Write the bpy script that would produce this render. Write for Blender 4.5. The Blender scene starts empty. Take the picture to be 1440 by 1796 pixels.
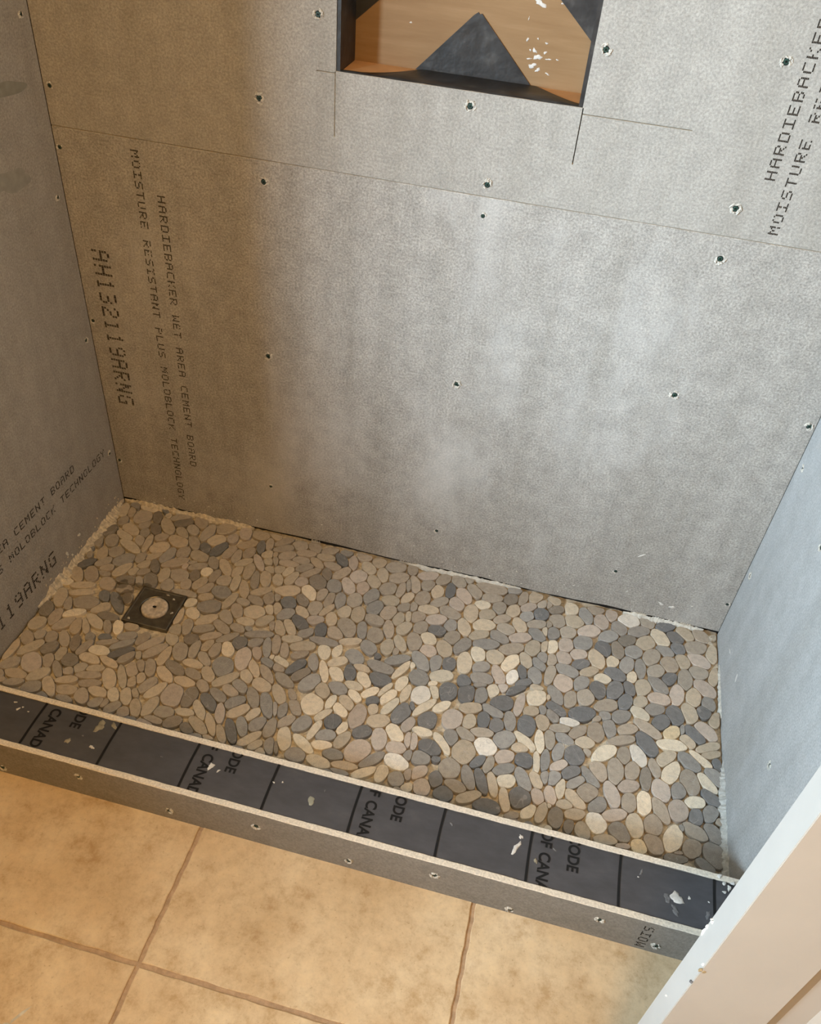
import bpy, bmesh, math, random
import numpy as np
from mathutils import Vector, Matrix

# ------------------------------------------------------------------ camera, world, lights, exposure
scn = bpy.context.scene
col = scn.collection
cam_d = bpy.data.cameras.new('camera')
cam = bpy.data.objects.new('camera', cam_d)
col.objects.link(cam)
cam_d.sensor_fit = 'HORIZONTAL'
cam_d.sensor_width = 36.0
cam_d.lens = 1489.2 / 1440.0 * 36.0
cam_d.clip_start = 0.02
RT = Vector((0.96853, 0.23806, 0.07349))
DN = Vector((0.21116, -0.62802, -0.74900))
FW = Vector((-0.13216, 0.74095, -0.65848))
m = Matrix((RT, -DN, -FW)).transposed().to_4x4()
m.translation = Vector((1.0234, -1.4853, 1.4891))
cam.matrix_world = m
scn.camera = cam

scn.view_settings.view_transform = 'Standard'
scn.view_settings.look = 'None'
scn.view_settings.gamma = 1.0
scn.view_settings.use_curve_mapping = False
scn.view_settings.exposure = 0.0

wd = bpy.data.worlds.new('world')
scn.world = wd
wd.use_nodes = True
wd.node_tree.nodes['Background'].inputs[0].default_value = (0.75, 0.87, 1.0, 1)
wd.node_tree.nodes['Background'].inputs[1].default_value = 0.6


def area(name, loc, direction, sx, sy, power, colr):
    ld = bpy.data.lights.new(name, 'AREA')
    ld.shape = 'RECTANGLE'
    ld.size = sx
    ld.size_y = sy
    ld.energy = power
    ld.color = colr
    o = bpy.data.objects.new(name, ld)
    o.location = loc
    o.rotation_euler = Vector(direction).to_track_quat('-Z', 'Y').to_euler()
    col.objects.link(o)
    return o


# daylight through the bathroom window, behind the camera to the left
area('window_daylight', (-1.2, -2.60, 1.55), (0, 1, -0.12), 1.15, 1.15, 325, (0.64, 0.84, 1.0))
# warm ceiling lamp behind the camera
ld = bpy.data.lights.new('ceiling_lamp_light', 'POINT')
ld.energy = 62
ld.color = (1.0, 0.545, 0.135)
ld.shadow_soft_size = 0.14
lo = bpy.data.objects.new('ceiling_lamp_light', ld)
lo.location = (0.98, -2.05, 2.26)
col.objects.link(lo)

random.seed(7)
W, D, HC, WC, ZF = 1.524, 0.679, 0.1196, 0.1147, 0.02
TB = 0.0112          # cement board thickness
BLOCKER_H = 0.80  # height of the added daylight blocker
ZS = 0.931           # seam between the lower and the upper board


# ------------------------------------------------------------------ helpers
def mesh_obj(name, verts, faces, mats, parent=None, midx=None, smooth=False, loc=(0, 0, 0)):
    me = bpy.data.meshes.new(name)
    me.from_pydata([tuple(v) for v in verts], [], faces)
    for mt in (mats if isinstance(mats, (list, tuple)) else [mats]):
        me.materials.append(mt)
    if midx is not None:
        for pl, k in zip(me.polygons, midx):
            pl.material_index = k
    if smooth:
        for pl in me.polygons:
            pl.use_smooth = True
    me.update()
    o = bpy.data.objects.new(name, me)
    col.objects.link(o)
    o.location = loc
    if parent is not None:
        o.parent = parent
    return o


def empty(name, loc=(0, 0, 0)):
    o = bpy.data.objects.new(name, None)
    o.empty_display_size = 0.1
    o.location = loc
    col.objects.link(o)
    return o


def tag(o, label=None, cat=None, group=None, kind=None):
    if label: o['label'] = label
    if cat: o['category'] = cat
    if group: o['group'] = group
    if kind: o['kind'] = kind
    return o


class MB:
    """collects geometry for one mesh object"""
    def __init__(s):
        s.v, s.f, s.m = [], [], []

    def add(s, verts, faces, mi=0):
        b = len(s.v)
        s.v += [tuple(q) for q in verts]
        s.f += [tuple(i + b for i in fc) for fc in faces]
        s.m += [mi] * len(faces)

    def box(s, x0, x1, y0, y1, z0, z1, mi=0, top=None):
        v = [(x0, y0, z0), (x1, y0, z0), (x1, y1, z0), (x0, y1, z0), (x0, y0, z1), (x1, y0, z1), (x1, y1, z1), (x0, y1, z1)]
        b = len(s.v)
        s.v += v
        fs = [(3, 2, 1, 0), (4, 5, 6, 7), (0, 1, 5, 4), (1, 2, 6, 5), (2, 3, 7, 6), (3, 0, 4, 7)]
        s.f += [tuple(i + b for i in q) for q in fs]
        s.m += [mi, top if top is not None else mi, mi, mi, mi, mi]

    def build(s, name, mats, parent=None, smooth=False, loc=(0, 0, 0)):
        lx, ly, lz = loc
        vs = [(x - lx, y - ly, z - lz) for x, y, z in s.v]
        return mesh_obj(name, vs, s.f, mats, parent, s.m, smooth, loc)


def frame_map(origin, u, v, n):
    o, u, v, n = Vector(origin), Vector(u), Vector(v), Vector(n)
    return lambda a, b, c: tuple(o + u * a + v * b + n * c)


def grid_slab(us, vs, filled, thick, fm, mb, mi=0, edge=1):
    """slab with openings: cells of the us x vs grid, extruded; fm maps (u, v, depth)"""
    nu, nv = len(us) - 1, len(vs) - 1
    idx = {}

    def vid(i, j, k):
        if (i, j, k) not in idx:
            idx[(i, j, k)] = len(mb.v)
            mb.v.append(fm(us[i], vs[j], 0.0 if k == 0 else -thick))
        return idx[(i, j, k)]
    F = lambda i, j: 0 <= i < nu and 0 <= j < nv and filled(0.5 * (us[i] + us[i + 1]), 0.5 * (vs[j] + vs[j + 1]))
    for i in range(nu):
        for j in range(nv):
            if not F(i, j): continue
            mb.f.append((vid(i, j, 0), vid(i + 1, j, 0), vid(i + 1, j + 1, 0), vid(i, j + 1, 0))); mb.m.append(mi)
            mb.f.append((vid(i, j + 1, 1), vid(i + 1, j + 1, 1), vid(i + 1, j, 1), vid(i, j, 1))); mb.m.append(mi)
            for (di, dj, a, b) in ((-1, 0, (i, j + 1), (i, j)), (1, 0, (i + 1, j), (i + 1, j + 1)), (0, -1, (i, j), (i + 1, j)), (0, 1, (i + 1, j + 1), (i, j + 1))):
                if not F(i + di, j + dj):
                    mb.f.append((vid(*a, 0), vid(*a, 1), vid(*b, 1), vid(*b, 0))); mb.m.append(edge)


def blob_geo(mb, fm, a, b, ra, rb, rot, h, seed, n=14, jag=0.3, mi=0):
    """low irregular lump lying on a surface"""
    r = random.Random(seed)
    ph = [r.uniform(0, 6.28) for _ in range(4)]
    rings = []
    for k, (s, hh) in enumerate(((1.0, -0.0004), (0.86, h * 0.62), (0.5, h))):
        ring = []
        for i in range(n):
            t = 2 * math.pi * i / n
            q = s * (1 + jag * (0.5 * math.sin(2 * t + ph[0]) + 0.35 * math.sin(3 * t + ph[1]) + 0.35 * math.sin(5 * t + ph[2])) + r.uniform(-.3, .3) * jag)
            x, y = ra * q * math.cos(t), rb * q * math.sin(t)
            c, s_ = math.cos(rot), math.sin(rot)
            ring.append(fm(a + x * c - y * s_, b + x * s_ + y * c, hh * (1 if k == 0 else r.uniform(.75, 1.2))))
        rings.append(ring)
    vs = rings[0] + rings[1] + rings[2] + [fm(a, b, h * 1.02)]
    fs = []
    for k in range(2):
        for i in range(n):
            j = (i + 1) % n
            fs.append((k * n + i, k * n + j, (k + 1) * n + j, (k + 1) * n + i))
    for i in range(n):
        fs.append((2 * n + i, 2 * n + (i + 1) % n, 3 * n))
    mb.add(vs, fs, mi)


# ------------------------------------------------------------------ materials
def new_mat(name, rough=0.8, spec=0.3):
    mt = bpy.data.materials.new(name)
    mt.use_nodes = True
    nt = mt.node_tree
    b = nt.nodes['Principled BSDF']
    b.inputs['Roughness'].default_value = rough
    b.inputs['Specular IOR Level'].default_value = spec
    return mt, nt, b


def nd(nt, typ, **kw):
    n = nt.nodes.new(typ)
    for k, v in kw.items():
        setattr(n, k, v)
    return n


def coords(nt, scale=(1, 1, 1)):
    g = nd(nt, 'ShaderNodeNewGeometry')
    mp = nd(nt, 'ShaderNodeMapping')
    mp.inputs['Scale'].default_value = scale
    nt.links.new(g.outputs['Position'], mp.inputs['Vector'])
    return mp.outputs['Vector']


def noise(nt, scale, detail=3, rough=0.55, vec=(1, 1, 1)):
    n = nd(nt, 'ShaderNodeTexNoise')
    n.inputs['Scale'].default_value = scale
    n.inputs['Detail'].default_value = detail
    n.inputs['Roughness'].default_value = rough
    nt.links.new(coords(nt, vec), n.inputs['Vector'])
    return n.outputs['Fac']


def ramp(nt, fac, stops):
    r = nd(nt, 'ShaderNodeValToRGB')
    while len(r.color_ramp.elements) < len(stops):
        r.color_ramp.elements.new(0.5)
    for e, (p, c) in zip(r.color_ramp.elements, stops):
        e.position = p
        e.color = (c[0], c[1], c[2], 1) if not isinstance(c, (int, float)) else (c, c, c, 1)
    nt.links.new(fac, r.inputs['Fac'])
    return r.outputs['Color']


def mix(nt, fac, a, b, mode='MIX'):
    n = nd(nt, 'ShaderNodeMix', data_type='RGBA', blend_type=mode)
    for sock, val in ((n.inputs[0], fac), (n.inputs[6], a), (n.inputs[7], b)):
        if hasattr(val, 'links') or hasattr(val, 'is_linked'):
            nt.links.new(val, sock)
        elif isinstance(val, (int, float)):
            sock.default_value = val
        else:
            sock.default_value = (*val, 1)
    return n.outputs[2]


def bump(nt, b, height, strength=0.3, dist=0.001):
    n = nd(nt, 'ShaderNodeBump')
    n.inputs['Strength'].default_value = strength
    n.inputs['Distance'].default_value = dist
    nt.links.new(height, n.inputs['Height'])
    nt.links.new(n.outputs['Normal'], b.inputs['Normal'])


def plain(name, c, rough=0.7, spec=0.3, var=0.12, scale=40, bmp=0.0, metal=0.0):
    mt, nt, b = new_mat(name, rough, spec)
    n = noise(nt, scale, 4)
    lo_ = tuple(max(0, x * (1 - var)) for x in c)
    hi_ = tuple(min(1, x * (1 + var)) for x in c)
    nt.links.new(ramp(nt, n, [(0.3, lo_), (0.7, hi_)]), b.inputs['Base Color'])
    b.inputs['Metallic'].default_value = metal
    if bmp:
        bump(nt, b, noise(nt, scale * 6, 3), bmp, 0.001)
    return mt


def cement(name, base, mottle, streak):
    """fibre cement: felt-like speckle, faint streaks along the sheet, soft mottling"""
    mt, nt, b = new_mat(name, 0.8, 0.25)
    sc = lambda k: tuple(min(1, x * k) for x in base)
    f1 = noise(nt, 250, 5, 0.75)
    c = ramp(nt, f1, [(0.30, sc(1 - .50 * mottle)), (0.5, base), (0.70, sc(1 + .52 * mottle))])
    f2 = noise(nt, 1.0, 4, 0.6, streak)
    c = mix(nt, 1.0, c, ramp(nt, f2, [(0.28, (0.90, 0.89, 0.87)), (0.52, (1, 1, 1)), (0.76, (1.09, 1.09, 1.09))]), 'MULTIPLY')
    f3 = noise(nt, 26, 5, 0.7)
    c = mix(nt, 1.0, c, ramp(nt, f3, [(0.30, sc_grey(1 - .16 * mottle)), (0.5, (1, 1, 1)), (0.70, sc_grey(1 + .17 * mottle))]), 'MULTIPLY')
    if mottle >= 1:
        pale = noise(nt, 2.6, 4, 0.6, (1.5, 1.0, 0.7))
        c = mix(nt, ramp(nt, pale, [(0.50, 0.0), (0.72, 0.42)]), c, (0.60, 0.60, 0.59))
    nt.links.new(c, b.inputs['Base Color'])
    bump(nt, b, f1, 0.3, 0.0010)
    return mt


def sc_grey(k):
    return (k, k, k)


M = {}
M['board_low'] = cement('fibre_cement_lower', (0.330, 0.315, 0.290), 1.0, (16, 16, 1.2))
M['board_up'] = cement('fibre_cement_upper', (0.335, 0.320, 0.292), 0.7, (14, 14, 1.0))
M['board_side'] = cement('fibre_cement_side', (0.36, 0.335, 0.295), 0.6, (14, 14, 0.9))
M['board_right'] = cement('fibre_cement_daylit', (0.41, 0.415, 0.415), 0.55, (14, 14, 0.9))  # same board product; paler, bluer base carries the daylight on this wall
M['board_curb'] = cement('fibre_cement_curb', (0.240, 0.224, 0.200), 0.5, (3, 10, 14))
M['board_edge'] = plain('fibre_cement_cut_edge', (0.74, 0.68, 0.58), 0.9, 0.2, 0.2, 260, 0.6)
M['liner'] = plain('black_liner', (0.012, 0.012, 0.013), 0.5, 0.4)
M['ink'] = plain('printed_ink', (0.026, 0.021, 0.017), 0.8, 0.2, 0.3, 500)
M['ink_black'] = plain('black_print', (0.008, 0.008, 0.009), 0.55, 0.3)
M['screw_head'] = plain('green_screw_coating', (0.02, 0.055, 0.042), 0.4, 0.5, 0.3, 300)
M['hole_shade'] = plain('painted_hole_shade', (0.006, 0.008, 0.007), 0.6)  # flat dark colour for the shade inside holes and recesses
M['burr'] = plain('cement_burr', (0.55, 0.53, 0.48), 0.9, 0.2, 0.25, 400)
M['mortar'] = plain('cream_thinset', (0.62, 0.55, 0.43), 0.92, 0.15, 0.3, 130, 0.9)
M['thinset_white'] = plain('pale_thinset', (0.60, 0.59, 0.54), 0.9, 0.15, 0.2, 120, 0.7)
M['thinset_grey'] = plain('greyish_thinset', (0.50, 0.50, 0.475), 0.9, 0.15, 0.2, 120, 0.7)
M['crumb'] = plain('off_white_crumb', (0.62, 0.60, 0.56), 0.85, 0.2, 0.12, 200, 0.4)
M['mesh_net'] = plain('white_mesh_backing', (0.75, 0.70, 0.60), 0.8)
M['plaster'] = plain('white_plaster', (0.62, 0.605, 0.575), 0.85, 0.2, 0.12, 200, 0.4)
M['smear_tan'] = plain('tan_smear', (0.27, 0.25, 0.19), 0.8, 0.2, 0.3, 120)
M['smear_green'] = plain('dried_adhesive_smear', (0.265, 0.258, 0.215), 0.6, 0.3, 0.12, 60)
M['smear_faint'] = plain('faint_dried_smear', (0.305, 0.292, 0.25), 0.7, 0.25, 0.12, 60)
M['smear_pale'] = plain('pale_membrane_spot', (0.30, 0.30, 0.24), 0.5, 0.3, 0.12, 80)
M['dust'] = plain('grey_dust', (0.16, 0.16, 0.165), 0.8, 0.2, 0.3, 200)
M['metal'] = plain('brushed_drain_metal', (0.17, 0.155, 0.125), 0.36, 0.5, 0.25, 60, 0.1, 0.75)
M['drain_cap'] = plain('chalky_drain_cover', (0.55, 0.48, 0.40), 0.75, 0.3, 0.4, 90, 0.4)
M['wood_core'] = plain('lumber', (0.45, 0.30, 0.17), 0.8)
M['wall_paint'] = plain('beige_wall_paint', (0.34, 0.27, 0.18), 0.8, 0.2, 0.03, 4)
M['ceiling_paint'] = plain('white_ceiling_paint', (0.46, 0.41, 0.33), 0.85, 0.2, 0.02, 4)
M['door_paint'] = plain('off_white_door_paint', (0.425, 0.385, 0.335), 0.5, 0.35, 0.03, 14, 0.05)
M['door_edge'] = plain('daylit_door_paint', (0.475, 0.47, 0.455), 0.45, 0.35, 0.03, 20, 0.05)  # same paint as the door, paler and cooler for the daylight it catches
M['chip_wood'] = plain('bare_wood_chip', (0.36, 0.26, 0.14), 0.8, 0.2, 0.3, 200)
M['grout'] = plain('brown_floor_grout', (0.46, 0.33, 0.22), 0.95, 0.15, 0.2, 90, 0.8)
M['wood_orange'] = plain('orange_brown_niche_sill', (0.60, 0.33, 0.15), 0.6, 0.3, 0.12, 20)
M['clear_glue'] = plain('clear_glossy_adhesive', (0.10, 0.08, 0.05), 0.08, 0.6, 0.3, 90, 0.4)
M['clear_glue'].node_tree.nodes['Principled BSDF'].inputs['Alpha'].default_value = 0.35


def make_membrane():
    mt, nt, b = new_mat('dark_grey_membrane', 0.48, 0.35)
    f = noise(nt, 22, 5, 0.6, (1, 2.2, 1))
    c = ramp(nt, f, [(0.3, (0.060, 0.060, 0.067)), (0.6, (0.076, 0.076, 0.085)), (0.8, (0.095, 0.095, 0.102))])
    nt.links.new(c, b.inputs['Base Color'])
    f2 = noise(nt, 12, 4)
    nt.links.new(ramp(nt, f2, [(0.3, 0.42), (0.7, 0.6)]), b.inputs['Roughness'])
    bump(nt, b, noise(nt, 45, 3), 0.15, 0.001)
    return mt


def make_pebble():
    mt, nt, b = new_mat('honed_river_pebble', 0.62, 0.35)
    at = nd(nt, 'ShaderNodeAttribute', attribute_name='stone_colour')
    f1 = noise(nt, 90, 5, 0.65)
    c = mix(nt, 1.0, at.outputs['Color'], ramp(nt, f1, [(0.3, (0.82, 0.81, 0.80)), (0.5, (1, 1, 1)), (0.7, (1.12, 1.1, 1.08))]), 'MULTIPLY')
    f2 = noise(nt, 750, 2, 0.6)
    c = mix(nt, 1.0, c, ramp(nt, f2, [(0.34, (0.84, 0.84, 0.84)), (0.6, (1.05, 1.05, 1.05))]), 'MULTIPLY')
    # quartz veins
    wv = nd(nt, 'ShaderNodeTexNoise')
    wv.inputs['Scale'].default_value = 14
    wv.inputs['Detail'].default_value = 2
    wv.inputs['Distortion'].default_value = 1.4
    nt.links.new(coords(nt), wv.inputs['Vector'])
    vein = ramp(nt, wv.outputs['Fac'], [(0.0, 0.0), (0.497, 0.0), (0.503, 0.55), (0.509, 0.0), (1.0, 0.0)])
    c = mix(nt, vein, c, (0.46, 0.44, 0.41))
    nt.links.new(c, b.inputs['Base Color'])
    bump(nt, b, f2, 0.18, 0.0006)
    return mt


def make_tile():
    mt, nt, b = new_mat('tan_travertine_look_porcelain', 0.42, 0.4)
    f1 = noise(nt, 5.0, 6, 0.62)
    c = ramp(nt, f1, [(0.28, (0.53, 0.385, 0.225)), (0.46, (0.63, 0.485, 0.310)), (0.60, (0.69, 0.560, 0.380)), (0.74, (0.76, 0.645, 0.475))])
    f2 = noise(nt, 26, 8, 0.74)
    c = mix(nt, 1.0, c, ramp(nt, f2, [(0.34, (0.78, 0.70, 0.60)), (0.46, (0.95, 0.935, 0.92)), (0.53, (1.03, 1.03, 1.03)), (0.64, (1.11, 1.11, 1.10))]), 'MULTIPLY')
    f3 = noise(nt, 150, 5, 0.75)
    c = mix(nt, 1.0, c, ramp(nt, f3, [(0.30, (0.70, 0.62, 0.52)), (0.40, (1, 1, 1)), (0.75, (1.04, 1.04, 1.03))]), 'MULTIPLY')
    nt.links.new(c, b.inputs['Base Color'])
    bump(nt, b, f2, 0.12, 0.002)
    return mt


def make_plywood():
    mt, nt, b = new_mat('brown_niche_board', 0.6, 0.3)
    f = noise(nt, 8, 5, 0.6, (1.0, 1.0, 9.0))
    c = ramp(nt, f, [(0.3, (0.245, 0.145, 0.066)), (0.55, (0.280, 0.172, 0.082)), (0.75, (0.315, 0.198, 0.100))])
    nt.links.new(c, b.inputs['Base Color'])
    return mt


def make_black_flap():
    mt, nt, b = new_mat('black_niche_membrane', 0.42, 0.4)
    f = noise(nt, 30, 4)
    nt.links.new(ramp(nt, f, [(0.3, (0.016, 0.016, 0.017)), (0.6, (0.035, 0.034, 0.034)), (0.8, (0.085, 0.083, 0.08))]), b.inputs['Base Color'])
    bump(nt, b, noise(nt, 26, 3), 0.5, 0.004)
    return mt


M['membrane'] = make_membrane()
M['pebble'] = make_pebble()
M['tile'] = make_tile()
M['plywood'] = make_plywood()
M['flap'] = make_black_flap()

# ------------------------------------------------------------------ room shell (beyond the shower)
def shell(name, label, cat, boxes, mat):
    mb = MB()
    for bx in boxes:
        mb.box(*bx)
    return tag(mb.build(name, mat), label, cat, kind='structure')


XL, XR, YR, ZC = -1.9, 2.3, -2.66, 2.45
shell('ceiling', 'plain white painted bathroom ceiling', 'ceiling', [(XL, XR, YR, 0.14, ZC, ZC + 0.05)], M['ceiling_paint'])
shell('wall_far_left', 'beige painted room wall beyond the left shower partition', 'wall', [(XL - 0.08, XL, YR, 0.14, ZF, ZC), (XL, -0.12, 0.04, 0.14, ZF, ZC)], M['wall_paint'])
shell('wall_far_right', 'beige painted room wall behind the open door', 'wall', [(XR, XR + 0.08, YR, 0.14, ZF, ZC), (W + 0.12, XR, 0.04, 0.14, ZF, ZC)], M['wall_paint'])
wx0, wx1, wz0, wz1 = -1.8, -0.6, 0.95, 2.15
shell('wall_rear', 'beige painted wall with the bathroom window', 'wall', [(XL, wx0, YR - 0.1, YR, ZF, ZC), (wx1, XR, YR - 0.1, YR, ZF, ZC), (wx0, wx1, YR - 0.1, YR, ZF, wz0), (wx0, wx1, YR - 0.1, YR, wz1, ZC)], M['wall_paint'])
mb = MB()
for bx in ((wx0, wx0 + 0.05, YR - 0.06, YR - 0.01, wz0, wz1), (wx1 - 0.05, wx1, YR - 0.06, YR - 0.01, wz0, wz1), (wx0, wx1, YR - 0.06, YR - 0.01, wz0, wz0 + 0.05), (wx0, wx1, YR - 0.06, YR - 0.01, wz1 - 0.05, wz1), (wx0, wx1, YR - 0.055, YR - 0.015, 1.53, 1.57)):
    mb.box(*bx)
tag(mb.build('window_1', M['ceiling_paint']), 'white framed sash window in the beige rear wall', 'window', kind='structure')

shell('daylight_blocker', 'added unseen low wall that shades the shower from daylight', 'wall', [(-0.12, 0.0, -2.1, -1.0, ZF, BLOCKER_H)], M['wall_paint'])  # invented low wall out of view, keeps daylight off floor and curb

# ------------------------------------------------------------------ room floor: 20 inch tiles in brown grout
fl = MB()
fl.box(XL, XR, YR, -D - 0.04, ZF - 0.04, ZF - 0.0032)
fl.box(XL, -0.12, -D - 0.04, 0.04, ZF - 0.04, ZF - 0.0032)
fl.box(W + 0.12, XR, -D - 0.04, 0.04, ZF - 0.04, ZF - 0.0032)
floor = tag(fl.build('floor', M['grout']), 'tan stone-look floor tiles with brown grout in front of the shower curb', 'floor', kind='structure')
PT, GAP = 0.5046, 0.0075
tx0, ty0 = 0.5745, -1.0364


def tile_mesh(hx, hy):
    mb = MB()
    n = 22
    loop = []
    r = random.Random(5)
    for side in range(4):
        for i in range(n):
            t = -1 + 2 * i / n
            e = 0.0006 * math.sin(i * 1.7 + side) + r.uniform(-.0004, .0004)
            q = {0: (t * hx, -hy + e), 1: (hx + e, t * hy), 2: (-t * hx, hy + e), 3: (-hx + e, -t * hy)}[side]
            loop.append(q)
    N = len(loop)
    vs = [(x, y, -.006) for x, y in loop] + [(x, y, -.0012) for x, y in loop] + [(x * (1 - .0014 / hx), y * (1 - .0014 / hy), 0) for x, y in loop]
    fs = [(k * N + i, k * N + (i + 1) % N, (k + 1) * N + (i + 1) % N, (k + 1) * N + i) for k in range(2) for i in range(N)]
    fs.append(tuple(2 * N + i for i in range(N)))
    mb.add(vs, fs)
    return mb


YCUT = -D - WC + .003                 # the row at the curb is cut to size
protos_t = {}
for i in range(-4, 4):
    for j in range(0, 5):
        cx, cy0, cy1 = tx0 + (i + 0.5) * PT, ty0 - j * PT + GAP / 2, ty0 + (1 - j) * PT - GAP / 2
        if cx + PT / 2 > XR + 0.2 or cx - PT / 2 < XL - 0.2 or cy0 < YR - 0.05: continue
        if j == 0: cy1 = YCUT
        key = (j == 0)
        if key not in protos_t:
            o = protos_t[key] = tile_mesh((PT - GAP) / 2, (cy1 - cy0) / 2).build('tile', M['tile'], floor)
        else:
            o = protos_t[key].copy(); col.objects.link(o); o.parent = floor
        o.location = (cx, 0.5 * (cy0 + cy1), ZF)

mb = MB()
blob_geo(mb, frame_map((0, 0, ZF + .0002), (1, 0, 0), (0, 1, 0), (0, 0, 1)), .438, -1.150, .020, .0022, 1.0, .0004, 77, 14, .35)
blob_geo(mb, frame_map((0, 0, ZF + .0002), (1, 0, 0), (0, 1, 0), (0, 0, 1)), .425, -1.166, .006, .0016, .3, .0004, 78, 12, .4)
mb.build('scuff_mark', M['thinset_white'], floor)

# ------------------------------------------------------------------ back wall: liner, two cement boards, niche opening
NX0, NX1, NZ0, NZ1, ND = 0.559, 0.974, 1.097, 1.512, 0.088
back_fm = frame_map((0, 0, 0), (1, 0, 0), (0, 0, 1), (0, -1, 0))
mb = MB()
grid_slab([-0.12, NX0 - .002, NX1 + .002, W + 0.12], [-0.02, NZ0 - .002, NZ1 + .002, ZC], lambda u, v: not (NX0 < u < NX1 and NZ0 < v < NZ1), 0.11, frame_map((0, TB + 0.001, 0), (1, 0, 0), (0, 0, 1), (0, -1, 0)), mb, 0, 0)
wall_back = tag(mb.build('wall_back', M['liner']), 'grey cement board wall behind the pebble floor with square niche opening', 'wall', kind='structure')

lower = MB()
us = [0.0005] + [i * W / 40 for i in range(1, 40)] + [W - 0.0005]
rj = random.Random(2)
bot = [0.0075 + rj.uniform(-.002, .002) + 0.0015 * math.sin(i * .6) for i in range(41)]
tp = [ZS - 0.0009 + rj.uniform(-.0005, .0004) for i in range(41)]
vs, fs, ms = [], [], []
for i, u in enumerate(us):
    vs += [(u, 0, bot[i]), (u, 0, tp[i] - .002), (u, 0.0012, tp[i]), (u, TB, tp[i]), (u, TB, bot[i])]
for i in range(40):
    a, b = 5 * i, 5 * i + 5
    for k in range(5):
        k2 = (k + 1) % 5
        fs.append((a + k, b + k, b + k2, a + k2)); ms.append(0 if k <= 1 else 1)
lower.add(vs, fs); lower.m = ms
board_low = lower.build('cement_board', [M['board_low'], M['board_edge']], wall_back)
tag(board_low, 'lower mottled grey cement board with printed lettering')

KW = 0.0009
upper = MB()
ux = sorted([0.0005, 0.525, 0.5572, 0.5590, NX1, NX1 + 2 * KW, 1.1515, W - 0.0005])
uz = sorted([ZS + 0.0009, 0.991, 1.0075, 1.0870, 1.0887, 1.0932, 1.0948, NZ0, NZ1, ZC - 0.001])


def upper_fill(u, v):
    if NX0 < u < NX1 and NZ0 < v < NZ1: return False
    if 0.5572 < u < 0.5590 and 0.991 < v < NZ0: return False
    if NX1 < u < NX1 + 2 * KW and 1.0075 < v < NZ0: return False
    if 0.525 < u < 0.5590 and 1.0932 < v < 1.0948: return False
    if NX1 < u < 1.1515 and 1.0870 < v < 1.0887: return False
    return True


grid_slab(ux, uz, upper_fill, TB, back_fm, upper, 0, 1)
board_up = upper.build('cement_board', [M['board_up'], M['board_edge']], wall_back)
tag(board_up, 'upper grey cement board with saw cuts around the niche')

# ------------------------------------------------------------------ side walls
left_fm = frame_map((0, 0, 0), (0, 1, 0), (0, 0, 1), (1, 0, 0))
mb = MB()
mb.box(-0.12, -TB - 0.001, -1.0, TB, -0.02, ZC)
wall_left = tag(mb.build('wall_left', M['wall_paint']), 'brownish grey cement board wall on the drain side of the shower', 'wall', kind='structure')
mb = MB()
grid_slab([-1.0, -0.5, -0.0015], [-0.006, ZC - .001], lambda u, v: True, TB, left_fm, mb, 0, 1)
board_left = mb.build('cement_board', [M['board_side'], M['board_edge']], wall_left)

right_fm = frame_map((W, 0, 0), (0, -1, 0), (0, 0, 1), (-1, 0, 0))
mb = MB()
mb.box(W + TB + 0.001, W + 0.12, -0.86, TB, -0.02, ZC)
wall_right = tag(mb.build('wall_right', M['wall_paint']), 'cement board wall tinted with bluish daylight between the pebble floor and the open door', 'wall', kind='structure')
mb = MB()
grid_slab([0.0015, 0.5, 0.86], [-0.006, ZC - .001], lambda u, v: True, TB, right_fm, mb, 0, 1)
board_right = mb.build('cement_board', [M['board_right'], M['board_edge']], wall_right)


# ------------------------------------------------------------------ dot-matrix lettering
GL = {'A': '01110 10001 10001 11111 10001 10001 10001', 'B': '11110 10001 10001 11110 10001 10001 11110', 'C': '01111 10000 10000 10000 10000 10000 01111',
      'D': '11110 10001 10001 10001 10001 10001 11110', 'E': '11111 10000 10000 11110 10000 10000 11111', 'G': '01111 10000 10000 10011 10001 10001 01111',
      'H': '10001 10001 10001 11111 10001 10001 10001', 'I': '11111 00100 00100 00100 00100 00100 11111', 'K': '10001 10010 10100 11000 10100 10010 10001',
      'L': '10000 10000 10000 10000 10000 10000 11111', 'M': '10001 11011 10101 10101 10001 10001 10001', 'N': '10001 11001 11001 10101 10011 10011 10001',
      'O': '01110 10001 10001 10001 10001 10001 01110', 'P': '11110 10001 10001 11110 10000 10000 10000', 'R': '11110 10001 10001 11110 10100 10010 10001',
      'S': '01111 10000 10000 01110 00001 00001 11110', 'T': '11111 00100 00100 00100 00100 00100 00100', 'U': '10001 10001 10001 10001 10001 10001 01110',
      'W': '10001 10001 10001 10101 10101 11011 10001', 'Y': '10001 10001 01010 00100 00100 00100 00100', '1': '00100 01100 00100 00100 00100 00100 01110',
      '2': '01110 10001 00001 00110 01000 10000 11111', '3': '11110 00001 00001 01110 00001 00001 11110', '9': '01110 10001 10001 01111 00001 00001 01110'}


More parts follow.
